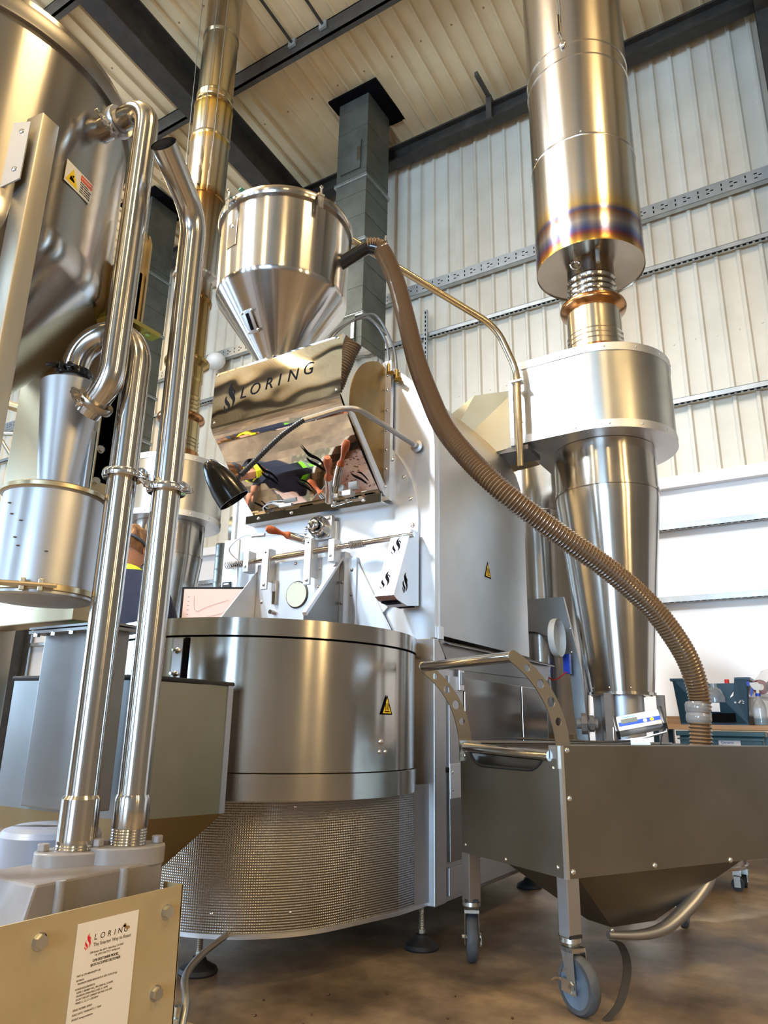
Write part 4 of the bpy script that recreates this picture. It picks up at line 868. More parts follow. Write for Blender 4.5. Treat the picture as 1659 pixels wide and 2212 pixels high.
def castor(l, s, yaw, brake, label=None):
    r = .080; o = cp(l, s, 0); yd = math.atan2(CL.y, CL.x)+yaw; M = Matrix.Translation(o) @ Matrix.Rotation(yd, 4, 'Z')
    Rx = Matrix.Rotation(PI/2, 4, 'X')
    def tr_(b): bmesh.ops.transform(b.bm, matrix=M, verts=b.bm.verts); return b
    wx = .028
    f = part('castor_fork', tr_(B().lathe([(0, .205), (.033, .205), (.034, .192), (.024, .180), (0, .178)], n=24).bb((-.02, -.027, .168), (.035, .027, .179)).poly([(-.02, -.027, .178), (.036, -.027, .178), (wx+.014, -.027, .055), (wx-.012, -.027, .055)], (0, .003, 0)).poly([(-.02, .024, .178), (.036, .024, .178), (wx+.014, .024, .055), (wx-.012, .024, .055)], (0, .003, 0))), CHROMED, ct, smooth=True)
    part('collar', tr_(B().bb((-.027, -.025, .203), (.027, .025, .214), .002)), BLACK, ct)
    t = part('tyre', tr_(B().lathe([(r-.018, -.019), (r-.006, -.019), (r, -.010), (r+.001, 0), (r, .010), (r-.006, .019), (r-.018, .019)], (wx, 0, r), 48, M=Rx)), TYRE, f, smooth=True)
    rim = B().lathe([(.0, -.016), (.016, -.018), (.018, -.010), (.030, -.008), (.045, -.010), (r-.018, -.018), (r-.018, .018), (.045, .010), (.018, .010), (.016, .018), (0, .016)], (wx, 0, r), 32, M=Rx)
    part('wheel_hub', tr_(rim), RIM, f, smooth=True)
    part('axle', tr_(B().cyl((wx, -.036, r), (wx, .036, r), .008, 10).cyl((wx, -.036, r), (wx, -.030, r), .013, 6)), ZINC, f)
    if brake: part('brake_pedal', tr_(B().bb((-.03, -.018, .105), (.0, .018, .112)).tube([(.0, -.03, .085), (-.035, -.03, .088), (-.062, -.03, .075)], .004, 6).bb((-.014, -.034, .06), (.03, -.028, .095))), ZINC, f)

castor(.022, .022, math.radians(-92), True); castor(.022, CW-.02, math.radians(56), True); castor(CLEN-.02, .022, math.radians(20), False); castor(CLEN-.02, CW-.02, math.radians(35), False)
# weigh indicator on its stirrup
wi = thing('weigh_indicator', 'tilted grey and blue scale display box mounted on the cart rim', 'scale display', cp(.5, .12, .78))
iu = V((.182, .041, .037)).normalized(); iv0 = V((0, 0, 1)); inn = iu.cross(V((0, 0, 1))).normalized()
iv = (V((0, 0, 1))*.82-inn*.57); iv = (iv-iu*iv.dot(iu)).normalized(); inn = iu.cross(iv)
ic = cp(.52, .13, .865); MI = Matrix((iu, iv, inn)).transposed().to_4x4()
def ibox(name, c, s_, m, p=wi, bev=.0, **k): return part(name, B().box(ic+iu*c[0]+iv*c[1]+inn*c[2], s_, M=MI, bev=bev), m, p, smooth=bool(bev), **k)
bd = ibox('indicator_case', (0, 0, -.022), (.165, .068, .045), SSL, bev=.008)
ibox('end_cap', (-.088, 0, -.022), (.012, .076, .054), BLKP, bev=.004); ibox('end_cap', (.088, 0, -.022), (.014, .080, .058), BLKP, bev=.004)
fp = ibox('face_plate', (0, .006, .0012), (.155, .046, .001), PAPER)
ibox('blue_band', (0, -.008, .0018), (.155, .018, .0006), BLUE, fp); ibox('display_window', (-.035, .003, .0024), (.062, .020, .0008), plain('lcd_grey', (.16, .17, .14), .2), fp)
text('.', .01, ic+iu*.01+inn*.002, iu, iv, INK, fp) if False else None
for k, (dx, m_) in enumerate(((.022, PAPER), (.047, YEL))): part('button', B().cyl(ic+iu*dx-iv*.009+inn*.001, ic+iu*dx-iv*.009+inn*.003, .0075, 16), m_, fp)
ibox('title_strip', (-.035, .020, .0018), (.05, .004, .0006), plain('sky_blue', (.05, .35, .8), .4), fp)
part('stirrup', B().tube([ic-iu*.098+inn*-.02, ic-iu*.098+V((0, 0, -.065)), ic+iu*.02+V((0, 0, -.068)), ic+iu*.098+V((0, 0, -.062)), ic+iu*.098+inn*-.02], .0045, 6, spline=False).box(ic+V((0, 0, -.085)), (.07, .04, .035), math.atan2(iu.y, iu.x)), SSM, wi)
part('signal_cable', B().tube([ic+iu*.098+V((0, 0, -.03)), ic+iu*.08+V((0, 0, -.07)), ic+iu*.07+V((0, 0, -.11))], .003, 6).tube([cp(.06, .3, .79), cp(.25, .25, .785), cp(.40, .2, .782), ic+V((0, 0, -.075))], .004, 6), BLKP, wi)

# ------------------------------------------------------------------ bench with crates
be = thing('workbench', 'long wooden-topped workbench against the white boards', 'bench', (.6, 6.3, 0))
part('worktop', B().bb((-1.30, 5.98, .845), (1.6, 6.52, .88), .003), BENCHW, be)
part('back_upstand', B().bb((-1.30, 6.49, .88), (1.6, 6.52, .95)), BENCHW, be)
for x in (-1.25, .1, 1.5):
    for y in (6.02, 6.46): part('leg', B().bb((x-.03, y-.03, 0), (x+.03, y+.03, .845)), CRATE, be)
part('bench_drawer', B().bb((-1.0, 6.0, .60), (-.50, 6.6, .83)), BIN2, be)
def open_crate(name, x0, x1, y0, y1, z0, h, m, label, grp=None):
    t = thing(name, label, 'crate', ((x0+x1)/2, (y0+y1)/2, z0), grp); w_ = x1-x0
    fr = [(x0, z0+h), (x0+.03, z0), (x1-.03, z0), (x1, z0+h), (x1-.09, z0+h), (x1-.11, z0+h*.62), (x1-.17, z0+h*.48), (x0+.17, z0+h*.48), (x0+.11, z0+h*.62), (x0+.09, z0+h)]
    part('front_wall', B().poly([(x, y0+.03*(z-z0 < h*.1), z) for x, z in fr], (0, .012, 0)), m, t)
    part('side_wall', B().poly([(x0, y0, z0+h), (x0, y1, z0+h), (x0+.03, y1, z0), (x0+.03, y0+.03, z0)], (.008, 0, 0)), m, t); part('side_wall', B().poly([(x1, y0, z0+h), (x1, y1, z0+h), (x1-.03, y1, z0), (x1-.03, y0+.03, z0)], (-.008, 0, 0)), m, t)
    part('back_wall', B().poly([(x0, y1, z0+h*.95), (x1, y1, z0+h*.95), (x1-.03, y1, z0), (x0+.03, y1, z0)], (0, .01, 0)), m, t); part('crate_floor', B().bb((x0+.03, y0+.02, z0), (x1-.03, y1, z0+.01)), m, t)
    part('rim', B().bb((x0-.015, y0-.01, z0+h-.015), (x0+.09, y0+.01, z0+h)).bb((x1-.09, y0-.01, z0+h-.015), (x1+.015, y0+.01, z0+h)).bb((x1-.01, y0, z0+h-.02), (x1+.015, y1, z0+h)).bb((x0-.015, y0, z0+h-.02), (x0+.01, y1, z0+h)), m, t)
    return t
cr = open_crate('storage_crate', -1.12, -.59, 6.05, 6.45, .881, .34, CRATE, 'dark blue cut-front crate on the bench behind the hose')
part('grip_slot', B().bb((-.97, 6.046, .90), (-.70, 6.052, .965)), INK, cr); part('paper_label', B().bb((-.90, 6.043, .975), (-.80, 6.049, 1.04)), PAPER, cr)
b = B(); rnd = random.Random(5)
for k in range(9): x = -.70+rnd.random()*.06; z = 1.03+rnd.random()*.025; b.bb((x, 6.046, z), (x+.012, 6.049, z+.006))
part('sticker_remnant', b, PAPER, cr)
jug = solo('plastic_jug', B().lathe([(0, 0), (.07, 0), (.075, .02), (.075, .20), (.05, .255), (.025, .27), (.025, .30), (0, .30)], (-.86, 6.27, .892), 24), GLASSM, 'translucent white jug standing in the blue crate', 'jug', smooth=True)
ctn = solo('carton', B().bb((-.74, 6.2, .892), (-.64, 6.32, 1.09)).poly([(-.74, 6.2, 1.09), (-.64, 6.2, 1.09), (-.64, 6.26, 1.17), (-.72, 6.26, 1.13)], (0, .05, 0)), PAPER, 'white carton at the right inside the blue crate', 'carton')
solo('red_cloth', B().poly([(-1.09, 6.10, .90), (-.98, 6.10, .90), (-.955, 6.12, 1.06), (-1.0, 6.14, 1.20), (-1.06, 6.14, 1.21)], (0, .06, 0)), RED, 'red cloth stuffed in the left of the blue crate', 'cloth')
solo('red_marker', B().cyl((-.785, 6.475, .882), (-.785, 6.475, 1.235), .018, 14), RED, 'red-capped tube peeping over the back of the blue crate', 'tube', smooth=True)
bi = thing('parts_bin', 'teal lidded bin with handwritten paper label under the bench top', 'bin', (-.8, 5.9, 0))
part('bin_body', B().bb((-1.06, 5.80, .40), (-.52, 5.97, .80), .01), BIN2, bi); part('bin_lid', B().bb((-1.08, 5.78, .80), (-.50, 5.975, .835), .006), BIN2, bi)
part('bin_lid_ridge', B().bb((-1.07, 5.772, .775), (-.51, 5.785, .785)), BIN2, bi); pl = part('paper_label', B().bb((-.80, 5.79, .70), (-.66, 5.799, .785)), PAPER, bi)
part('bin_leg', B().bb((-1.04, 5.82, 0), (-1.0, 5.95, .40)).bb((-.58, 5.82, 0), (-.54, 5.95, .40)), BLKP, bi)
text('Generic\nParts', .026, (-.785, 5.7885, .752), (1, 0, 0), (0, 0, 1), plain('blue_pen', (.02, .04, .3), .5), pl)
cb2 = thing('clear_box', 'clear plastic box with rolled tapes inside a plastic bag at the right end', 'box', (-.4, 6.25, .881))
part('box_body', B().bb((-.60+.03, 6.10, .883), (-.22, 6.4, 1.08)), GLASSM, cb2); part('box_rim', B().bb((-.60, 6.08, 1.08), (-.20, 6.42, 1.10), .004), GLASSM, cb2)
for k, (x, z, m_) in enumerate(((-.53, 1.16, plain('maroon', (.25, .02, .06), .6)), (-.44, 1.16, BLKP), (-.36, 1.15, HIVIS), (-.28, 1.14, BLKP))): solo('tape_roll', B().lathe([(.025, -.02), (.055, -.02), (.055, .02), (.025, .02)], (x, 6.25, z), 24, M=Matrix.Rotation(PI/2, 4, 'X'), close=True), m_, ['maroon tape roll at the left of the clear box', 'black tape roll second from the left on the clear box', 'lime green tape roll on the clear box', 'black tape roll at the far right on the clear box'][k], 'tape', 'tape rolls on the clear box', smooth=True)
bag = B().ball((-.42, 6.28, 1.15), .16, 20, (1.05, .7, .62))
rnd = random.Random(9)
for v in bag.bm.verts:
    v.co += V((rnd.uniform(-.008, .008), rnd.uniform(-.008, .008), rnd.uniform(-.010, .012)))
    if v.co.z > 1.22 and abs(v.co.x+.47) < .06: v.co.z += .04
m_, nt_2, b_ = nmat('thin_plastic_film'); b_.inputs['Base Color'].default_value = (.9, .85, .85, 1); b_.inputs['Roughness'].default_value = .15; b_.inputs['Alpha'].default_value = .28
solo('plastic_bag', bag, m_, 'crumpled clear plastic bag over the tape rolls', 'bag', smooth=True)
sb = thing('spray_bottle', 'spray bottle with a blue trigger and pale blue liquid on the bench', 'bottle', (-.535, 5.97+.06, .881))
sx_, sy_ = -.535, 6.04
part('bottle_body', B().lathe([(0, 0), (.042, 0), (.045, .01), (.045, .12), (.035, .155), (.014, .19), (.014, .215), (0, .215)], (sx_, sy_, .882), 28), GLASSM, sb, smooth=True)
part('liquid', B().lathe([(0, .002), (.041, .002), (.042, .045), (0, .045)], (sx_, sy_, .884), 28), LIQ, sb, smooth=True)
sh2 = part('spray_head', B().cyl((sx_, sy_, 1.10), (sx_, sy_, 1.13), .012, 14).poly([(sx_-.02, sy_-.009, 1.13), (sx_+.02, sy_-.009, 1.13), (sx_+.03, sy_-.009, 1.16), (sx_+.005, sy_-.009, 1.185), (sx_-.045, sy_-.009, 1.18), (sx_-.045, sy_-.009, 1.165)], (0, .018, 0)), WHITE, sb)
part('trigger', B().poly([(sx_-.03, sy_-.006, 1.165), (sx_-.045, sy_-.006, 1.12), (sx_-.05, sy_-.006, 1.085), (sx_-.04, sy_-.006, 1.085), (sx_-.02, sy_-.006, 1.15)], (0, .012, 0)), BLUE, sb); part('nozzle', B().bb((sx_-.065, sy_-.013, 1.158), (sx_-.045, sy_+.013, 1.19)), BLUE, sb)
part('neck_ring', B().cyl((sx_, sy_, 1.085), (sx_, sy_, 1.105), .018, 16), BLUE, sb, smooth=True)
# steel drum on castors behind the cart
dc = V((-.84, 4.80, 0)); dr = thing('steel_drum', 'round stainless drum on castors seen low behind the cart', 'drum', dc)
part('drum_body', B().lathe([(0, .12), (.24, .12), (.245, .11), (.262, .11), (.262, .125), (.252, .13), (.252, .38), (0, .38)], dc, 48), SSR, dr, smooth=True)
for a in (-20, 100, 220):
    a = math.radians(a); p = dc+V((.22*math.cos(a), .22*math.sin(a), 0)); f = part('castor', B().bb(p+V((-.02, -.02, .075)), p+V((.02, .02, .11))).bb(p+V((-.016, -.02, .02)), p+V((.016, -.016, .08))), ZINC, dr); part('tyre', B().cyl(p+V((0, -.012, .0335)), p+V((0, .012, .0335)), .033, 20), BLACK, f, smooth=True)
sp = thing('stand_castor', 'small black-wheeled castor of a trolley on the floor right of the steel drum', 'castor', (-.62, 4.86, 0))
part('castor_fork', B().bb((-.65, 4.83, .07), (-.59, 4.89, .10)).bb((-.645, 4.84, .03), (-.64, 4.88, .08)).bb((-.60, 4.84, .03), (-.595, 4.88, .08)).cyl((-.62, 4.86, .10), (-.62, 4.86, .40), .012, 8), ZINC, sp); part('tyre', B().cyl((-.636, 4.86, .036), (-.604, 4.86, .036), .036, 20), BLACK, sp, smooth=True)

# ------------------------------------------------------------------ storage silo, top left
KC = V((-2.13, .862, 0)); KR = .478
si = thing('storage_silo', 'huge cone-bottomed steel silo filling the top left corner', 'silo', KC)
part('silo_body', B().lathe([(KR, 2.70), (KR, 2.10), (KR-.006, 2.06), (KR-.02, 2.03), (.09, 1.57), (.08, 1.50)], KC, 128), SSR2 if 'SSR2' in globals() else SSR, si, smooth=True, ang=50)
part('silo_rim', B().lathe([(KR-.01, 2.655), (KR+.012, 2.655), (KR+.014, 2.662), (KR+.014, 2.70), (KR+.012, 2.71), (KR-.03, 2.71)], KC, 128), BEAMR if 'BEAMR' in globals() else SSD, si, smooth=True, ang=50)
part('silo_lid', B().lathe([(KR+.005, 2.71), (KR+.005, 2.735), (KR-.02, 2.75), (.1, 2.85), (0, 2.86)], KC, 96), SSR, si, smooth=True)
def silo_leg(x, y, top, rz):
    l = part('leg', B().box((x, y, top/2), (.06, .055, top), rz, bev=.004), steel('leg_steel', (.60, .56, .48), .36, bump=.02), si, smooth=True)
    return l
lg = silo_leg(-1.632, .838, 2.37, math.radians(8))
part('leg_bracket', B().poly([(-1.672, .775, 2.33), (-1.617, .80, 2.33), (-1.617, .80, 2.15), (-1.672, .775, 2.12)], (.002, -.004, 0)).poly([(-1.672, .775, 2.33), (-1.717, .795, 2.32), (-1.717, .795, 2.13), (-1.672, .775, 2.12)], (.003, -.003, 0)), SSM, si)
for z in (2.30, 2.18): bolt(si, (-1.633, .789, z), (.45, -.9, 0), .009)
silo_leg(-2.26, 1.33, 2.2, 0); silo_leg(-2.66, .86, 2.3, 0); silo_leg(-2.13, .32, 2.3, 0)
a = math.atan2(.985-KC.y, -1.665-KC.x)
n2 = V((math.cos(a), math.sin(a), 0)); tu = V((-n2.y, n2.x, 0)); so = KC+n2*(KR+.0015)+V((0, 0, 2.30))
wsg = part('warning_sign', B().poly([so-tu*.055-V((0, 0, .035)), so+tu*.055-V((0, 0, .035)), so+tu*.055+V((0, 0, .035)), so-tu*.055+V((0, 0, .035))], n2*.001), WHITE, si)
o_ = so+n2*.0012
part('yellow_triangle', B().poly([o_-tu*.052-V((0, 0, .028)), o_-tu*.002-V((0, 0, .028)), o_-tu*.027+V((0, 0, .022))], n2*.0005), YEL, wsg)
part('pinch_symbol', B().poly([o_+n2*.0006-tu*.038-V((0, 0, .018)), o_+n2*.0006-tu*.018-V((0, 0, .018)), o_+n2*.0006-tu*.018-V((0, 0, .012)), o_+n2*.0006-tu*.03-V((0, 0, .004)), o_+n2*.0006-tu*.034-V((0, 0, .004))], n2*.0003).poly([o_+n2*.0006-tu*.030-V((0, 0, .001)), o_+n2*.0006-tu*.022-V((0, 0, .006)), o_+n2*.0006-tu*.022+V((0, 0, .004))], n2*.0003), INK, wsg)
part('red_header', B().poly([o_+tu*.004+V((0, 0, .012)), o_+tu*.052+V((0, 0, .012)), o_+tu*.052+V((0, 0, .030)), o_+tu*.004+V((0, 0, .030))], n2*.0005), SIGNR, wsg)
text('WARNING', .009, o_+n2*.0008+tu*.007+V((0, 0, .018)), tu, (0, 0, 1), WHITE, wsg)
for k, s in enumerate(('Pinch points.', 'Keep hands clear', 'while operating.', 'Lock out power', 'before servicing')): text(s, .0065, o_+n2*.0004+tu*.005+V((0, 0, .004-.0075*k)), tu, (0, 0, 1), INK, wsg)

# ------------------------------------------------------------------ bent steel pipes
PA, PB = V((-1.518, 1.145, 0)), V((-1.447, 1.232, 0)); PR = .0365
pp = thing('vacuum_pipe', 'left upright steel pipe from the blower, looping over into the small cyclone', 'pipe', PA+V((0, 0, .53)))
ub = [PA+V((0, 0, .54)), PA+V((0, 0, 1.83))]+[V((-1.687, 1.075, 1.83))+V((0, 0, 0)), V((-1.687, 1.075, 1.70))]
def ushape():
    out = [PA+V((0, 0, .60)), PA+V((0, 0, 1.2)), PA+V((0, 0, 1.755))]; q = V((-1.687, 1.075, 0)); mid = (PA+q)/2; h = (PA-q)/2; rad = h.length
    for k in range(1, 24): t = PI*k/24; out.append(mid+h*math.cos(t)+V((0, 0, 1.755+rad*1.08*math.sin(t))))
    return out+[q+V((0, 0, 1.755)), q+V((0, 0, 1.725))]
part('pipe_run', B().tube(ushape(), PR, 32, spline=False), SSP, pp, smooth=True)
part('threaded_socket', B().lathe([(PR, .66), (PR+.001, .66), (PR+.007, .652), (PR+.007, .56)]+[(PR+.007-.0015*(k % 2), .56-.003*k) for k in range(1, 9)], PA, 36), SSP, pp, smooth=True)
def tri_clamp(c, d, r, parent, m=None, tail=True, side=None):
    """hinged pipe clamp ring round axis d"""
    c, d = V(c), V(d).normalized(); M = rot_z_to(d); m = m or SSM
    o = part('pipe_clamp', B().lathe([(r, -.006), (r+.012, -.010), (r+.014, -.005), (r+.014, .005), (r+.012, .010), (r, .006)], c, 36, M=M, close=True), m, parent, smooth=True)
    s = V(side).normalized() if side is not None else (d.orthogonal()).normalized(); s = (s-d*s.dot(d)).normalized(); t = d.cross(s)
    p = c+s*(r+.018)
    part('clamp_bolt', B().box(p+t*.010, (.022, .012, .018), M=Matrix((s, t, d)).transposed().to_4x4(), bev=.002).box(p-t*.010, (.022, .012, .018), M=Matrix((s, t, d)).transposed().to_4x4(), bev=.002).cyl(p+s*.006-t*.05, p+s*.006+t*.024, .0045, 8).cyl(p+s*.006-t*.035, p+s*.006-t*.022, .010, 6), m, o)
    if tail: part('wing_nut', B().box(p+s*.006-t*.055, (.014, .026, .010), M=Matrix((s, t, d)).transposed().to_4x4(), bev=.003), CHROME, o, smooth=True)
    return o
clA = tri_clamp(PA+V((0, 0, 1.435)), (0, 0, 1), PR+.001, pp, CHROME, False, (1, .6, 0))
tri_clamp((-1.687, 1.075, 1.735), (0, 0, 1), .037, pp, BLKG, False, (.6, -.9, 0))
part('clamp_link', B().cyl(PA+V((.045, .02, 1.425)), PB+V((-.01, -.05, 1.405)), .006, 10).cyl(PA.lerp(PB, .55)+V((.012, -.018, 1.416)), PA.lerp(PB, .75)+V((.010, -.02, 1.412)), .011, 6), CHROME, pp, smooth=True)
p2 = thing('vent_pipe', 'right upright steel pipe from the blower, bent at the top with an open end', 'pipe', PB+V((0, 0, .53)))
part('pipe_run', B().tube(bend([PB+V((0, 0, .60)), PB+V((0, 0, 1.4)), PB+V((0, -.004, 2.255)), V((-1.376, 1.032, 2.335))], .11, 14), PR, 32, caps=False, spline=False), SSP, p2, smooth=True)
part('pipe_bore', B().tube([V((-1.397, 1.09, 2.311)), V((-1.3765, 1.0335, 2.3344))], PR-.002, 32, caps=False, spline=False), SSD, p2, smooth=True)
part('threaded_socket', B().lathe([(PR, .66), (PR+.001, .66), (PR+.004, .652), (PR+.004, .59)]+[(PR+.004-.0015*(k % 2), .59-.003*k) for k in range(1, 15)], PB, 36), SSP, p2, smooth=True)
tri_clamp(PB+V((0, 0, 1.41)), (0, 0, 1), PR+.001, p2, CHROME, False, (1, .4, 0))
p3 = thing('silo_pipe', 'steel pipe elbowing out of the silo and down to the side of the small cyclone', 'pipe', (-1.505, 1.064, 1.6))
P3 = [V((-1.70, 1.045, 2.545)), V((-1.505, 1.064, 2.565)), V((-1.505, 1.064, 1.67)), V((-1.585, 1.062, 1.595))]
part('pipe_run', B().tube(bend(P3, .085, 12), .034, 32, spline=False), SSP, p3, smooth=True)
tri_clamp((-1.625, 1.052, 2.552), (1, .1, .05), .034, p3, SSM, True, (.1, -.4, -1))
tri_clamp((-1.560, 1.063, 1.618), (-.73, 0, -.68), .035, p3, steel('clamp_steel', (.45, .40, .33), .3, bump=0), True, (-.5, -.8, -.3))
# ------------------------------------------------------------------ small cyclone on its canister
SC = V((-1.687, 1.075, 0))
sc_ = thing('chaff_cyclone', 'small matt steel cyclone standing on a round canister, left', 'cyclone', SC+V((0, 0, 1.1)))
part('cyclone_cone', B().lathe([(0, 1.702), (.078, 1.700), (.080, 1.697), (.046, 1.385), (.0, 1.385)], SC, 48), SSM, sc_, smooth=True)
part('top_spigot', B().lathe([(.037, 1.70), (.037, 1.73), (.045, 1.732), (.045, 1.738)], SC, 36), SSM, sc_, smooth=True)
can = part('canister', B().lathe([(0, 1.40), (.10, 1.398), (.122, 1.388), (.126, 1.382), (.126, 1.374), (.121, 1.370), (.121, 1.135), (.124, 1.133), (.124, 1.112), (.118, 1.108), (.02, 1.098), (0, 1.098)], SC, 72), SSM, sc_, smooth=True)
part('canister_rim', B().lathe([(.123, 1.372), (.130, 1.376), (.130, 1.386), (.123, 1.390)], SC, 72, close=True), TAN, can, smooth=True)
bnd = part('clamp_band', B().lathe([(.1245, 1.135), (.129, 1.133), (.129, 1.120), (.1245, 1.118)], SC, 72, close=True), TAN, can, smooth=True)
a = math.radians(-42); n2 = V((math.cos(a), math.sin(a), 0)); tu = V((-n2.y, n2.x, 0)); p = SC+n2*.134+V((0, 0, 1.127))
part('band_latch', B().box(p-tu*.02, (.010, .012, .030), a, bev=.002).box(p+tu*.02, (.010, .012, .030), a, bev=.002).cyl(p-tu*.02+n2*.004, p+tu*.055, .0055, 8).cyl(p-tu*.07, p-tu*.02, .007, 8), TAN, bnd)
dn = B()
rnd = random.Random(2)
for k in range(6): a2 = math.radians(-30-rnd.random()*60); q = SC+V((.1215*math.cos(a2), .1215*math.sin(a2), 1.2+.14*rnd.random())); dn.ball(q, .005, 8, (1, 1, .4))
part('dent_mark', dn, SSD, can)
# ------------------------------------------------------------------ bucket elevator casing and collecting bin
el = thing('elevator_casing', 'tall tan steel casing with bolted inspection window behind the small cyclone', 'casing', (-1.9, 1.3, .6))
part('upper_casing', B().bb((-2.25, 1.245, 1.09), (-1.79, 1.33, 2.25), .003), TAN, el)
part('side_channel', B().poly([(-1.79, y, z) for y, z in ((1.25, 1.5), (1.34, 1.5), (1.34, 2.34), (1.325, 2.40), (1.29, 2.42), (1.25, 2.40))], (-.012, 0, 0)).poly([(-1.79, 1.332, 1.5), (-1.775, 1.332, 1.5), (-1.775, 1.332, 2.36), (-1.79, 1.332, 2.40)], (0, .008, 0)), TAN, el)
part('lower_casing', B().bb((-1.93, 1.265, .60), (-1.665, 1.345, 1.075), .003), SSD2 if 'SSD2' in globals() else SSD, el)
part('joint_flange', B().bb((-1.965, 1.235, 1.058), (-1.63, 1.37, 1.066)).bb((-1.965, 1.235, 1.070), (-1.63, 1.37, 1.076)), SSD, el)
for x in (-1.94, -1.86, -1.78, -1.70): bolt(el, (x, 1.245, 1.058), (0, 0, -1), .010, 'hex', ZINC)
wd = part('inspection_window', B().bb((-1.915, 1.228, 1.455), (-1.795, 1.245, 1.655), .006), SSM, el); part('window_pane', B().bb((-1.90, 1.225, 1.475), (-1.81, 1.229, 1.635), .008), plain('frosted_pane', (.50, .47, .43), .35, .2), wd)
for x in (-1.895, -1.815):
    for z in (1.44, 1.665): bolt(wd, (x, 1.228, z), (0, -1, 0), .010, 'hex', ZINC)
for z in (1.5, 1.6): bolt(wd, (-1.789, 1.26, z), (1, 0, 0), .010, 'hex', ZINC)
by = part('yellow_bracket', B().bb((-2.0, 1.22, 2.035), (-1.76, 1.245, 2.05)).poly([(-2.0, 1.22, 2.05), (-1.95, 1.22, 2.05), (-1.95, 1.22, 2.00), (-1.98, 1.22, 1.995)], (0, .008, 0)).bb((-1.80, 1.22, 2.035), (-1.755, 1.40, 2.05)), plain('yellow_zinc_plate', (.50, .45, .14), .35, .8), el, label='yellow zinc-plated bracket')
bolt(by, (-1.975, 1.219, 2.025), (0, -1, 0), .008, 'hex', ZINC); bolt(by, (-1.77, 1.36, 2.035), (0, 0, -1), .008, 'hex', ZINC)
cbn = thing('collecting_bin', 'open grey steel bin with black rim and sloping base beside the tray', 'bin', (-2.0, 1.6, .4))
x0, x1, y0, y1 = -2.32, -1.696, 1.433, 1.80
part('front_panel', B().poly([(x0, y0, .955), (x1, y0, .945), (x1, y0, .565), (x0, y0, .565)], (0, .003, 0)), SSD, cbn); part('side_panel', B().poly([(x1, y0, .945), (x1, y1, .945), (x1, y1, .555), (x1, y0, .565)], (-.003, 0, 0)), OLV, cbn)
part('back_panel', B().poly([(x0, y1, .945), (x1, y1, .945), (x1, y1, .555), (x0, y1, .555)], (0, -.003, 0)), SSD, cbn); part('left_panel', B().poly([(x0, y0, .955), (x0, y1, .945), (x0, y1, .555), (x0, y0, .565)], (.003, 0, 0)), SSD, cbn)
part('corner_flange', B().bb((x1-.012, y1-.02, .555), (x1+.003, y1+.003, .94)), SSM, cbn)
part('sloping_base', B().poly([(x1, y0, .565), (x1, y1, .555), (x1-.10, y0+.12, .35), (x1-.10, y0+.06, .35)]).poly([(x0, y0, .565), (x1, y0, .565), (x1-.10, y0+.06, .35), (x0+.1, y0+.06, .35)]).poly([(x0, y1, .555), (x1, y1, .555), (x1-.10, y0+.12, .35), (x0+.1, y0+.12, .35)]).poly([(x0, y0, .565), (x0, y1, .555), (x0+.1, y0+.12, .35), (x0+.1, y0+.06, .35)]).poly([(x1-.10, y0+.06, .35), (x0+.1, y0+.06, .35), (x0+.1, y0+.12, .35), (x1-.10, y0+.12, .35)]), OLV2, cbn)
part('black_rim', B().tube([(x0, y0, .953), (x1, y0, .945), (x1, y1, .945), (x0, y1, .945), (x0, y0, .953)], .008, 8, spline=False), BLACK, cbn, smooth=True)
for x in (x0+.12, x1-.14): part('leg', B().bb((x, 1.50, 0), (x+.04, 1.54, .36)), SSD, cbn)
# ------------------------------------------------------------------ destoner base with blower
ds = thing('destoner', 'tan steel destoner base with specification sticker and grey blower, bottom left', 'destoner', (-1.5, 1.1, 0))
PX = -1.345
part('side_plate', B().poly([(PX-.004, y, z) for y, z in ((.50, .462), (1.315, .468), (1.325, .03), (.50, .03))], (.004, 0, 0), ), FRAMEM, ds)
part('return_flange', B().poly([(PX-.06, 1.312, .468), (PX, 1.312, .468), (PX, 1.322, .03), (PX-.06, 1.322, .03)], (0, .004, 0)), FRAMEM, ds)
part('rear_plate', B().bb((-1.95, .55, .03), (-1.90, 1.25, .40)), FRAMEM, ds); part('base_tray', B().bb((-1.95, .50, .03), (PX-.004, 1.31, .05)), FRAMEM, ds)
for y, z in ((.962, .425), (1.272, .420), (1.262, .265), (.95, .20)): part('washer', B().cyl((PX, y, z), (PX+.002, y, z), .0155, 20), ZINC, ds); bolt(ds, (PX+.002, y, z), (1, 0, 0), .0125, 'hex', ZINC)
part('foot_bar', B().bb((-1.62, 1.33, 0), (-1.38, 1.50, .12)), FRAMEM, ds)
stn = part('threaded_stud', B().cyl((-1.475, 1.46, .12), (-1.475, 1.46, .142), .018, 6).cyl((-1.475, 1.46, .142), (-1.475, 1.46, .165), .010, 12), ZINC, ds)
st = part('specification_sticker', B().poly([(PX+.0006, 1.043, .438), (PX+.0006, 1.193, .438), (PX+.0006, 1.193, .205), (PX+.0006, 1.043, .205)], (.0004, 0, 0)), LABELW, ds)
SX = PX+.0012; GY = V((0, 1, 0))
def st_t(s, dy_, dz, size, m=INK, **k): return text(s, size, (SX, 1.043+dy_, .438-dz), GY, UZ, m, st, ext=.0001, **k)
flame(st, (SX, 1.066, .388), GY, UZ, .029, REDINK, th=.0002)
for ch, dy_ in zip('LORING', (.042, .056, .074, .090, .099, .114)): st_t(ch, dy_, .036, .0150, shear=.12)
st_t('The Smarter Way to Roast', .042, .0475, .0090, wx=.93)
st_t('3200 Dutton Ave. #413 • Santa Rosa, CA 95407', .036, .0595, .0052, wx=.80); st_t('Tel. (707) 526-7215 • loring.com', .048, .0655, .0052, wx=.9)
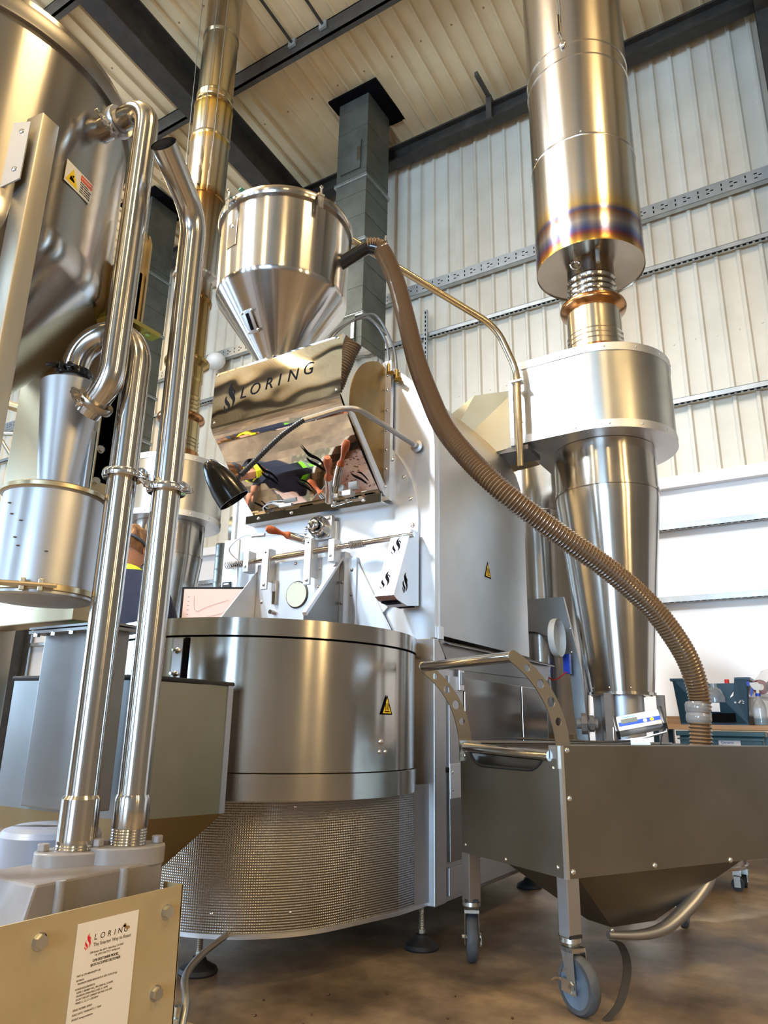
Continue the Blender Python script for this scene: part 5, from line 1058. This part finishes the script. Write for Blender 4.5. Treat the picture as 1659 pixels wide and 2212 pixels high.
for dy_ in (0, .0004): st_t('D70 DESTONER MODEL', .045+dy_, .0755, .0068, wx=.86); st_t('BATCH COFFEE DESTONER', .041+dy_, .083, .0068, wx=.86)
for s, a_, dz in (('PART #: DT0-480V60HZPY1-0E', .012, .095), ('RATINGS:', .012, .103), ('MAXIMUM GREEN BEAN BATCH SIZE: 154 lb (70 kg)', .016, .109), ('POWER REQUIREMENTS:', .012, .118), ('SUPPLY: 380/480V VAC, 3PH, 50/60 Hz, 3.8 AMPS', .016, .124), ('MAXIMUM OPERATING LOAD: 3.1 AMPS', .016, .130), ('SHORT CIRCUIT CURRENT RATING: 5 kA RMS', .016, .136), ('WIRES: L1, L2, L3 + GROUND', .016, .142), ('SERIAL NUMBER: 202015', .012, .153), ('BUILD DATE / WARRANTY: / 1 YEAR', .012, .161), ('PATENT: loring.com/patents', .012, .169)): st_t(s, a_, dz, .0050, wx=.82)
b = B(); rnd = random.Random(4)
for cy_, cz_, n_ in ((1.158, .412, 5), (1.162, .225, 8), (1.13, .208, 5)):
    for k in range(n_):
        y, z = cy_+rnd.gauss(0, .006), cz_+rnd.gauss(0, .0035); r = .0015+.0025*rnd.random()
        b.poly([(SX, y+r*1.6*math.cos(t*PI/4), z+r*math.sin(t*PI/4)) for t in range(8)], (.0002, 0, 0))
part('grime_spot', b, plain('brown_grime', (.40, .22, .09), .7), st, kind='stuff')
# blower casting
BX = -1.385
bw = part('blower_casting', B().poly([(BX, .965, .515), (BX-.0, 1.285, .520), (BX, 1.295, .30), (BX, .91, .30)], (-.20, 0, 0)), PAINTG, ds, bev=.006)
part('casting_base', B().poly([(BX+.008, .90, .425), (BX+.008, 1.30, .435), (BX+.008, 1.30, .28), (BX+.008, .90, .28)], (-.22, 0, 0)), PAINTG, bw, bev=.004)
for y, z0, z1 in ((1.02, .44, .515), (1.175, .455, .518)): part('casting_groove', B().cyl((BX+.002, y, z0), (BX+.002, y, z1), .010, 14), SSGR if 'SSGR' in globals() else PAINTL, bw, smooth=True); bolt(bw, (BX+.006, y, z0), (.6, 0, -.8), .009, mat=PAINTL)
bolt(bw, (BX+.006, .99, .445), (1, 0, 0), .008, mat=ZINC); bolt(bw, (BX-.05, 1.30, .46), (0, 1, 0), .012, 'hex', PAINTL)
nl = part('rating_label', B().poly([(BX+.0085, .935, .425), (BX+.0085, 1.005, .418), (BX+.0085, 1.005, .375), (BX+.0085, .935, .375)], (.0006, 0, 0)), PAPER, bw); text('CE', .022, (BX+.0095, .978, .385), GY, UZ, INK, nl); text('UL', .018, (BX+.0095, .943, .398), GY, UZ, plain('blue_ink', (.02, .08, .4), .5), nl)
def lug_flange(c, z, ang):
    c = V((c.x, c.y, 0)); pts = []
    d_ = V((math.cos(ang), math.sin(ang), 0)); e_ = V((-d_.y, d_.x, 0))
    for k in range(48):
        t = 2*PI*k/48; rx, ry = .084, .055
        pts.append(c+d_*(rx*abs(math.cos(t))**.8*(1 if math.cos(t) > 0 else -1))+e_*(ry*abs(math.sin(t))**.9*(1 if math.sin(t) > 0 else -1))+V((0, 0, z)))
    f = part('pipe_flange', B().poly(pts, (0, 0, .042)), PAINTL, ds, smooth=True, bev=.004)
    for s in (-1, 1): part('hex_bolt', B().cyl(c+d_*.066*s+V((0, 0, z+.042)), c+d_*.066*s+V((0, 0, z+.058)), .0135, 6), PAINTL, f, bev=.002)
lug_flange(PA, .503, math.radians(63)); lug_flange(PB+V((0, 0, 0)), .510, math.radians(63))
# motor
MC = V((-1.728, 1.228, 0))
mo = part('motor_cowl', B().lathe([(0, .572), (.085, .572), (.110, .564), (.119, .552), (.120, .450), (0, .450)], MC, 64), PAINTB if 'PAINTB' in globals() else PAINTL, ds, smooth=True)
gr = B()
for k in range(9): x = MC.x+.02+.010*k-.02; gr.box((MC.x+.0+(k-4)*.011*.8, MC.y-.03+(k-4)*.011*.5, .5728), (.0045, .055, .0008), math.radians(-30))
part('cowl_grille', gr, SSD, mo)
fins = B()
for k in range(44):
    a = 2*PI*k/44; fins.box(MC+V((.108*math.cos(a), .108*math.sin(a), .33)), (.026, .0045, .25), a)
part('cooling_fins', fins.cyl(MC+V((0, 0, .2)), MC+V((0, 0, .455)), .098, 32), plain('dark_fin_metal', (.06, .055, .055), .45, .2), ds, label='dark vertical cooling fins of the motor')
part('terminal_box', B().box(MC+V((.06, -.115, .40)), (.07, .05, .16), math.radians(-60), bev=.008), PAINTL, ds)
bolt(mo, MC+V((.120*math.cos(-.9), .120*math.sin(-.9), .465)), (math.cos(-.9), math.sin(-.9), 0), .008, mat=SSM)
ah = solo('air_hose', B().tube([(-1.95, 2.15, .150), (-1.834, 2.008, .159), (-1.739, 1.865, .18), (-1.602, 1.65, .207), (-1.484, 1.486, .219), (-1.39, 1.40, .205), (-1.36, 1.36, .16)], .0095, 12), steel('braided_hose', (.45, .46, .47), .35, bump=.05), 'braided grey hose curving from under the pedestal to the destoner frame', 'hose', smooth=True)
hk = solo('pipe_elbow', B().tube([(-1.40, 1.60, .03), (-1.385, 1.575, .075), (-1.36, 1.56, .03)], .014, 12).cyl((-1.385, 1.575, .06), (-1.38, 1.57, .10), .012, 6), CHROME, 'small bright fitting on the floor at the bottom edge beside the destoner', 'fitting', smooth=True)

# ------------------------------------------------------------------ operator
def skin_mesh(nodes, edges, root, sub=2):
    me = bpy.data.meshes.new('s'); names = list(nodes); me.from_pydata([nodes[n][0] for n in names], [(names.index(a), names.index(b)) for a, b in edges], [])
    o = bpy.data.objects.new('s', me); COL.objects.link(o); o.modifiers.new('k', 'SKIN'); m = o.modifiers.new('u', 'SUBSURF'); m.levels = sub; m.render_levels = sub
    for i, n in enumerate(names):
        sv = me.skin_vertices[0].data[i]; r = nodes[n][1]; sv.radius = (r, r) if not isinstance(r, tuple) else r; sv.use_root = (n == root)
    dg = bpy.context.evaluated_depsgraph_get(); dg.update(); ev = bpy.data.meshes.new_from_object(o.evaluated_get(dg)); bpy.data.objects.remove(o); return ev
pt = thing('person', 'person in navy top with yellow collar trim, back turned, behind the tray between the two pipes', 'person', (-2.80, 2.16, .012))
PM = Matrix.Translation((-2.90, 2.235, .03)) @ Matrix.Rotation(math.radians(36), 4, 'Z')
def add_me(b, me, M=None):
    if M is not None: me.transform(M)
    b.bm.from_mesh(me); return b
def plc(b, M=PM): bmesh.ops.transform(b.bm, matrix=M, verts=b.bm.verts); return b
J = {'pel': ((0, 0, .93), (.12, .09)), 'sp1': ((0, .02, 1.08), (.10, .08)), 'ch': ((0, .06, 1.28), (.12, .09)), 'nb': ((0, .10, 1.45), (.075, .07)), 'nk': ((0, .135, 1.54), (.055, .055)),
     'sl': ((-.19, .08, 1.40), .065), 'sr': ((.19, .08, 1.40), .065), 'el': ((-.25, .12, 1.13), .046), 'er': ((.25, .14, 1.13), .046), 'wl': ((-.20, .34, 1.10), .031), 'wr': ((.19, .36, 1.12), .031),
     'hl': ((-.10, 0, .88), .095), 'hr': ((.10, 0, .88), .095), 'kl': ((-.11, .03, .49), .062), 'kr': ((.11, .03, .49), .062), 'al': ((-.11, -.02, .09), .042), 'ar': ((.11, -.02, .09), .042), 'tl': ((-.12, .13, .035), .04), 'tr': ((.12, .13, .035), .04)}
E_ = [('pel', 'sp1'), ('sp1', 'ch'), ('ch', 'nb'), ('nb', 'nk'), ('ch', 'sl'), ('ch', 'sr'), ('sl', 'el'), ('sr', 'er'), ('el', 'wl'), ('er', 'wr'), ('pel', 'hl'), ('pel', 'hr'), ('hl', 'kl'), ('hr', 'kr'), ('kl', 'al'), ('kr', 'ar'), ('al', 'tl'), ('ar', 'tr')]
body = add_me(B(), skin_mesh(J, E_, 'pel'))
HM = Matrix.Translation((0, .16, 1.635)) @ Matrix.Rotation(math.radians(-24), 4, 'X') @ Matrix.Rotation(math.radians(-12), 4, 'Z')
hd = B().ball((0, 0, 0), 1, 32, (.078, .098, .115))
for v in hd.bm.verts:
    x, y, z = v.co
    if z < -.02: f = min(1, (-.02-z)/.095); v.co.x *= 1-.28*f; v.co.y = y*(1-.18*f)+.018*f
    if y > .06 and abs(x) < .05 and -.005 < z < .035: v.co.y -= .005*(1 if abs(x) > .015 else 0)
hd.poly([(-.012, .092, -.030), (.012, .092, -.030), (.005, .098, .022), (-.005, .098, .022)]).poly([(-.012, .092, -.030), (.012, .092, -.030), (0, .122, -.026)]).poly([(-.012, .092, -.030), (0, .122, -.026), (-.005, .098, .022)]).poly([(.012, .092, -.030), (0, .122, -.026), (.005, .098, .022)]).poly([(0, .122, -.026), (.005, .098, .022), (-.005, .098, .022)])
for s in (-1, 1):
    hd.ball((s*.080, -.008, -.012), .030, 14, (.28, .62, 1.0)); hd.ball((s*.084, -.014, .004), .018, 10, (.3, .8, 1))
plc(hd, HM); tmp = bpy.data.meshes.new('t'); hd.bm.to_mesh(tmp); body.bm.from_mesh(tmp)
for s, wv in ((-1, V((-.20, .34, 1.10))), (1, V((.19, .36, 1.12)))):
    n = {'w': (tuple(wv), .028), 'p': (tuple(wv+V((0, .05, -.008))), (.034, .018)), 'q': (tuple(wv+V((0, .085, -.014))), (.036, .015))}; e = [('w', 'p'), ('p', 'q')]
    add_me(body, skin_mesh(n, e, 'w', 1))
    for k, (dx, L_) in enumerate(((-.027, .060), (-.009, .072), (.009, .075), (.027, .066))):
        a = wv+V((dx, .085, -.014)); add_me(body, skin_mesh({'a': (tuple(a), .0095), 'b': (tuple(a+V((0, L_*.5, -.010))), .009), 'c': (tuple(a+V((0, L_*.85, -.034))), .0075)}, [('a', 'b'), ('b', 'c')], 'a', 1))
    a = wv+V((-s*.026, .035, -.008)); add_me(body, skin_mesh({'a': (tuple(a), .011), 'b': (tuple(a+V((-s*.025, .028, -.012))), .0105), 'c': (tuple(a+V((-s*.030, .058, -.022))), .0085)}, [('a', 'b'), ('b', 'c')], 'a', 1))
bo = part('body', plc(body), SKIN, pt, smooth=True, ang=80)
for s in (-1, 1):
    part('eye', plc(plc(B().ball((s*.030, .086, .012), .0115, 12), HM)), WHITE, pt, smooth=True); part('iris', plc(plc(B().ball((s*.030, .0955, .011), .005, 8), HM)), INK, pt, smooth=True)
part('mouth', plc(plc(B().ball((0, .090, -.058), .020, 12, (1, .3, .28)), HM)), plain('lips', (.5, .18, .14), .5), pt, smooth=True)
hb = B().ball((0, -.012, .022), 1, 40, (.088, .104, .112)); rnd = random.Random(11)
import mathutils.noise as mn
for v in hb.bm.verts:
    x, y, z = v.co
    n = mn.noise(V((x*38, y*38, z*22))); n2_ = mn.noise(V((x*90+5, y*90, z*60)))
    v.co += V((x, y+.012, z-.02)).normalized()*(.011*n+.005*n2_)
bmesh.ops.delete(hb.bm, geom=[v for v in hb.bm.verts if (v.co.z < .04 and v.co.y > .045) or v.co.z < -.055 or (v.co.z < -.01 and v.co.y > -.01)], context='VERTS')
part('hair', plc(plc(hb, HM)), HAIR, pt, smooth=True, ang=80)
part('headband', plc(plc(B().lathe([(1.0, -.006), (1.05, -.004), (1.05, .010), (1.0, .012)], (0, -.010, -.012), 48, M=Matrix.Rotation(math.radians(-12), 4, 'X') @ Matrix.Diagonal((.090, .108, 1, 1)), close=True), HM)), plain('navy_band', (.03, .045, .075), .5), pt, smooth=True)
up_n = {k: (J[k][0], tuple(x*1.12+.045 for x in J[k][1]) if isinstance(J[k][1], tuple) else J[k][1]+.016) for k in ('pel', 'sp1', 'ch', 'sl', 'sr', 'el', 'er')}
up_n['nb'] = ((0, .095, 1.46), (.115, .10)); up_n['wl2'] = ((-.21, .29, 1.105), .042); up_n['wr2'] = ((.20, .31, 1.12), .042); up_n['pel'] = ((0, 0, .90), (.17, .15)); up_n['ch'] = ((0, .06, 1.28), (.19, .15)); up_n['sl'] = ((-.18, .075, 1.40), .108); up_n['sr'] = ((.18, .075, 1.40), .108)
part('navy_top', plc(add_me(B(), skin_mesh(up_n, [('pel', 'sp1'), ('sp1', 'ch'), ('ch', 'nb'), ('ch', 'sl'), ('ch', 'sr'), ('sl', 'el'), ('sr', 'er'), ('el', 'wl2'), ('er', 'wr2')], 'sp1'))), NAVY, pt, smooth=True, ang=80)
tn = {k: (J[k][0], J[k][1]+.018 if not isinstance(J[k][1], tuple) else tuple(x+.04 for x in J[k][1])) for k in ('pel', 'hl', 'hr', 'kl', 'kr', 'al', 'ar')}
tn['al'] = ((-.11, -.015, .10), .062); tn['ar'] = ((.11, -.015, .10), .062)
part('trousers', plc(add_me(B(), skin_mesh(tn, [('pel', 'hl'), ('pel', 'hr'), ('hl', 'kl'), ('hr', 'kr'), ('kl', 'al'), ('kr', 'ar')], 'pel'))), TROU, pt, smooth=True, ang=80)
for s in (-1, 1): part('boot', plc(B().ball((s*.115, .055, .045), .06, 20, (.85, 2.1, .75))), BLACK, pt, smooth=True)
col = part('vest_collar', plc(B().lathe([(.100, -.02), (.092, .022), (.100, .024), (.108, -.02)], (0, .100, 1.478), 40, M=Matrix.Rotation(math.radians(-24), 4, 'X') @ Matrix.Diagonal((1.0, .92, 1, 1)), close=True)), HIVISY, pt, smooth=True, label='yellow hi-vis collar trim')
def band(z, dy, rx, ry, h, m, nm, tilt=-12, a0=0, a1=2*PI): return part(nm, plc(B().lathe([(1, -h/2), (1, h/2), (1.05, h/2), (1.05, -h/2)], (0, dy, z), 48, M=Matrix.Rotation(math.radians(tilt), 4, 'X') @ Matrix.Diagonal((rx, ry, 1, 1)), close=True, a0=a0, a1=a1)), m, pt, smooth=True)
band(1.08, .02, .170, .132, .05, REFLEX, 'reflective_band'); band(1.13, .025, .170, .130, .04, HIVIS, 'hi_vis_band'); band(.98, .01, .176, .136, .09, HIVIS, 'hi_vis_hem')
band(1.285, .062, .198, .146, .05, HIVIS, 'hi_vis_band', a0=PI*1.0, a1=PI*1.25)
# mat under the person, seen in the hood mirror
mt = thing('anti_fatigue_mat', 'olive studded anti-fatigue mat on the floor under the person', 'mat', (-3.2, 2.0, 0))
part('mat_base', B().bb((-3.95, 1.25, 0), (-2.78, 2.75, .010), .003), MATM, mt)
b = B()
for i in range(19):
    for j in range(24): b.lathe([(0, .008), (.014, .006), (.02, 0)], (-3.90+i*.0605+(j % 2)*.03, 1.31+j*.0605, .0095), 8)
part('mat_studs', b, plain('mat_stud', (.30, .27, .16), .5), mt, kind='stuff', smooth=True)
# screen of the control panel
mn_ = thing('control_screen', 'lit pinkish screen with a faint chart behind the tray rim', 'screen', (-2.66, 2.65, 1.3))
su = V((.70, .714, 0)).normalized(); sv = V((0, 0, 1)); sn_ = su.cross(sv); s0 = V((-2.765, 2.535, 1.24))
part('screen_frame', B().poly([s0-su*.012-sv*.012-sn_*.012, s0+su*.31-sv*.012-sn_*.012, s0+su*.31+sv*.262-sn_*.012, s0-su*.012+sv*.242-sn_*.012], sn_*.010), BLKP, mn_)
dsp = part('display', B().poly([s0, s0+su*.30, s0+su*.30+sv*.25, s0+sv*.232], sn_*.001), SCRM, mn_)
b = B()
for k in range(7): b.poly([s0+sn_*.0015+su*.02+sv*(.06+.022*k), s0+sn_*.0015+su*.03+sv*(.06+.022*k), s0+sn_*.0015+su*.03+sv*(.063+.022*k), s0+sn_*.0015+su*.02+sv*(.063+.022*k)])
b.tube([s0+sn_*.002+su*.05+sv*.20, s0+sn_*.002+su*.056+sv*.14, s0+sn_*.002+su*.075+sv*.125, s0+sn_*.002+su*.12+sv*.15, s0+sn_*.002+su*.22+sv*.19], .0008, 4); b.tube([s0+sn_*.002+su*.12+sv*.10, s0+sn_*.002+su*.18+sv*.115, s0+sn_*.002+su*.28+sv*.165], .0008, 4)
part('chart_lines', b, TEXTI, dsp); part('screen_post', B().cyl((-2.85, 2.86, 0), (-2.85, 2.86, 1.35), .025, 16).cyl((-2.85, 2.86, 1.32), (-2.70, 2.70, 1.34), .02, 12), SSM, mn_)
# ------------------------------------------------------------------ things far behind, left
sd = thing('spiral_duct', 'silver spiral-wound duct running level behind the lamp shade', 'duct', (-4.3, 4.5, 2.5))
def spiral(p0, p1, r, n):
    p0, p1 = V(p0), V(p1); d = p1-p0; L = d.length; pr = []
    for k in range(n): pr += [(r, L*k/n), (r, L*(k+.75)/n), (r*1.04, L*(k+.82)/n), (r*1.04, L*(k+.93)/n)]
    return B().lathe(pr+[(r, L)], p0, 28, M=rot_z_to(d))
part('duct_run', spiral((-4.52, 4.62, 2.50), (-3.5, 5.34, 2.50), .125, 12), GALV, sd, smooth=True)
sd2 = thing('spiral_duct', 'thin upright spiral duct right of the far cyclone', 'duct', (-4.86, 4.80, 1.5)); part('duct_run', spiral((-4.80, 4.84, 0), (-4.80, 4.84, 2.45), .075, 20), GALV, sd2, smooth=True)
v2 = thing('grey_vessel', 'low brown-grey round vessel behind the screen', 'vessel', (-4.2, 4.6, 0)); part('vessel_body', B().lathe([(0, 0), (.40, 0), (.40, 1.88), (.42, 1.89), (.42, 1.93), (.1, 2.02), (0, 2.02)], (-4.15, 4.72, 0), 48), SSM, v2, smooth=True)
rc = thing('roaster_cabinet', 'dark grey machine cabinet of the second line behind the left chute', 'cabinet', (-3.6, 5.2, 0)); part('cabinet_body', B().bb((-4.35, 5.55, 0), (-3.0, 5.88, 2.62), .02), SSD, rc); part('cabinet_rail', B().bb((-4.36, 5.51, 1.98), (-3.0, 5.55, 2.02)), GALV, rc)
ac = thing('wifi_dome', 'small white dome fixed to the wide wall rail left of the hood', 'dome', (-7.2, 6.8, 6.0)); part('dome_body', B().ball((-7.25, 6.82, 5.97), .16, 24, (1, .8, .8)), WHITE, ac, smooth=True)
sf = thing('scaffold_tower', 'aluminium scaffold tower seen behind the silo leg', 'scaffold', (-5.3, 3.0, 0))
for x, y in ((-5.16, 3.07), (-5.75, 2.7)): part('upright', B().cyl((x, y, 0), (x, y, 4.9), .028, 12), ZINC, sf, smooth=True)
for z in (.6, 1.2, 1.8, 2.4, 3.0, 3.6, 4.2): part('rung', B().cyl((-5.16, 3.07, z), (-5.75, 2.7, z), .016, 8), ZINC, sf, smooth=True)
part('brace', B().cyl((-5.16, 3.07, 2.55), (-5.60, 2.8, 3.25), .014, 8), ZINC, sf, smooth=True); part('guard_rail', B().cyl((-5.10, 3.10, 3.14), (-5.60, 2.5, 3.30), .035, 12), TAN, sf, smooth=True)
gc = thing('control_cabinet', 'grey electrical cabinet low behind the silo legs on the far left', 'cabinet', (-4.5, 2.2, 0)); part('cabinet_body', B().bb((-4.9, 1.9, 0), (-4.2, 2.35, 1.7), .01), SSM, gc); part('cabinet_door', B().bb((-4.88, 1.885, .1), (-4.22, 1.9, 1.65), .004), SSM, gc); part('door_handle', B().bb((-4.30, 1.865, .8), (-4.27, 1.885, .95)), BLKP, gc)
# ------------------------------------------------------------------ spilled beans
def bean(): 
    return B().ball((0, 0, .55), 1, 10, (1.0, .72, .55))
bm_ = shared('bean', bean, BEANM)
from math import cos, sin
spots = [(-1.35, 1.95), (-1.42, 1.9), (-1.47, 2.02), (-1.18, 1.86), (-1.30, 1.76), (-1.55, 1.84), (-1.26, 1.93), (-1.05, 2.05), (-1.12, 2.2), (-1.5, 2.2), (-1.4, 2.3), (-1.05, 1.82), (-.92, 1.95), (-1.22, 2.35), (-.7, 2.05), (-1.18, 1.68), (-1.6, 1.9), (-1.64, 2.0), (-1.3, 1.70), (-1.1, 1.72), (-1.38, 1.80), (-.98, 2.3)]
rnd = random.Random(21)
for k, (x, y) in enumerate(spots):
    o = bpy.data.objects.new('coffee_bean', bm_); COL.objects.link(o); o.location = (x+rnd.uniform(-.04, .04), y+rnd.uniform(-.04, .04), 0); s = .0048*rnd.uniform(.8, 1.2); o.scale = (s, s, s); o.rotation_euler = (0, 0, rnd.random()*6)
    tag(o, 'roasted coffee bean lying on the concrete between destoner and cart', 'bean', 'spilled coffee beans on the floor')
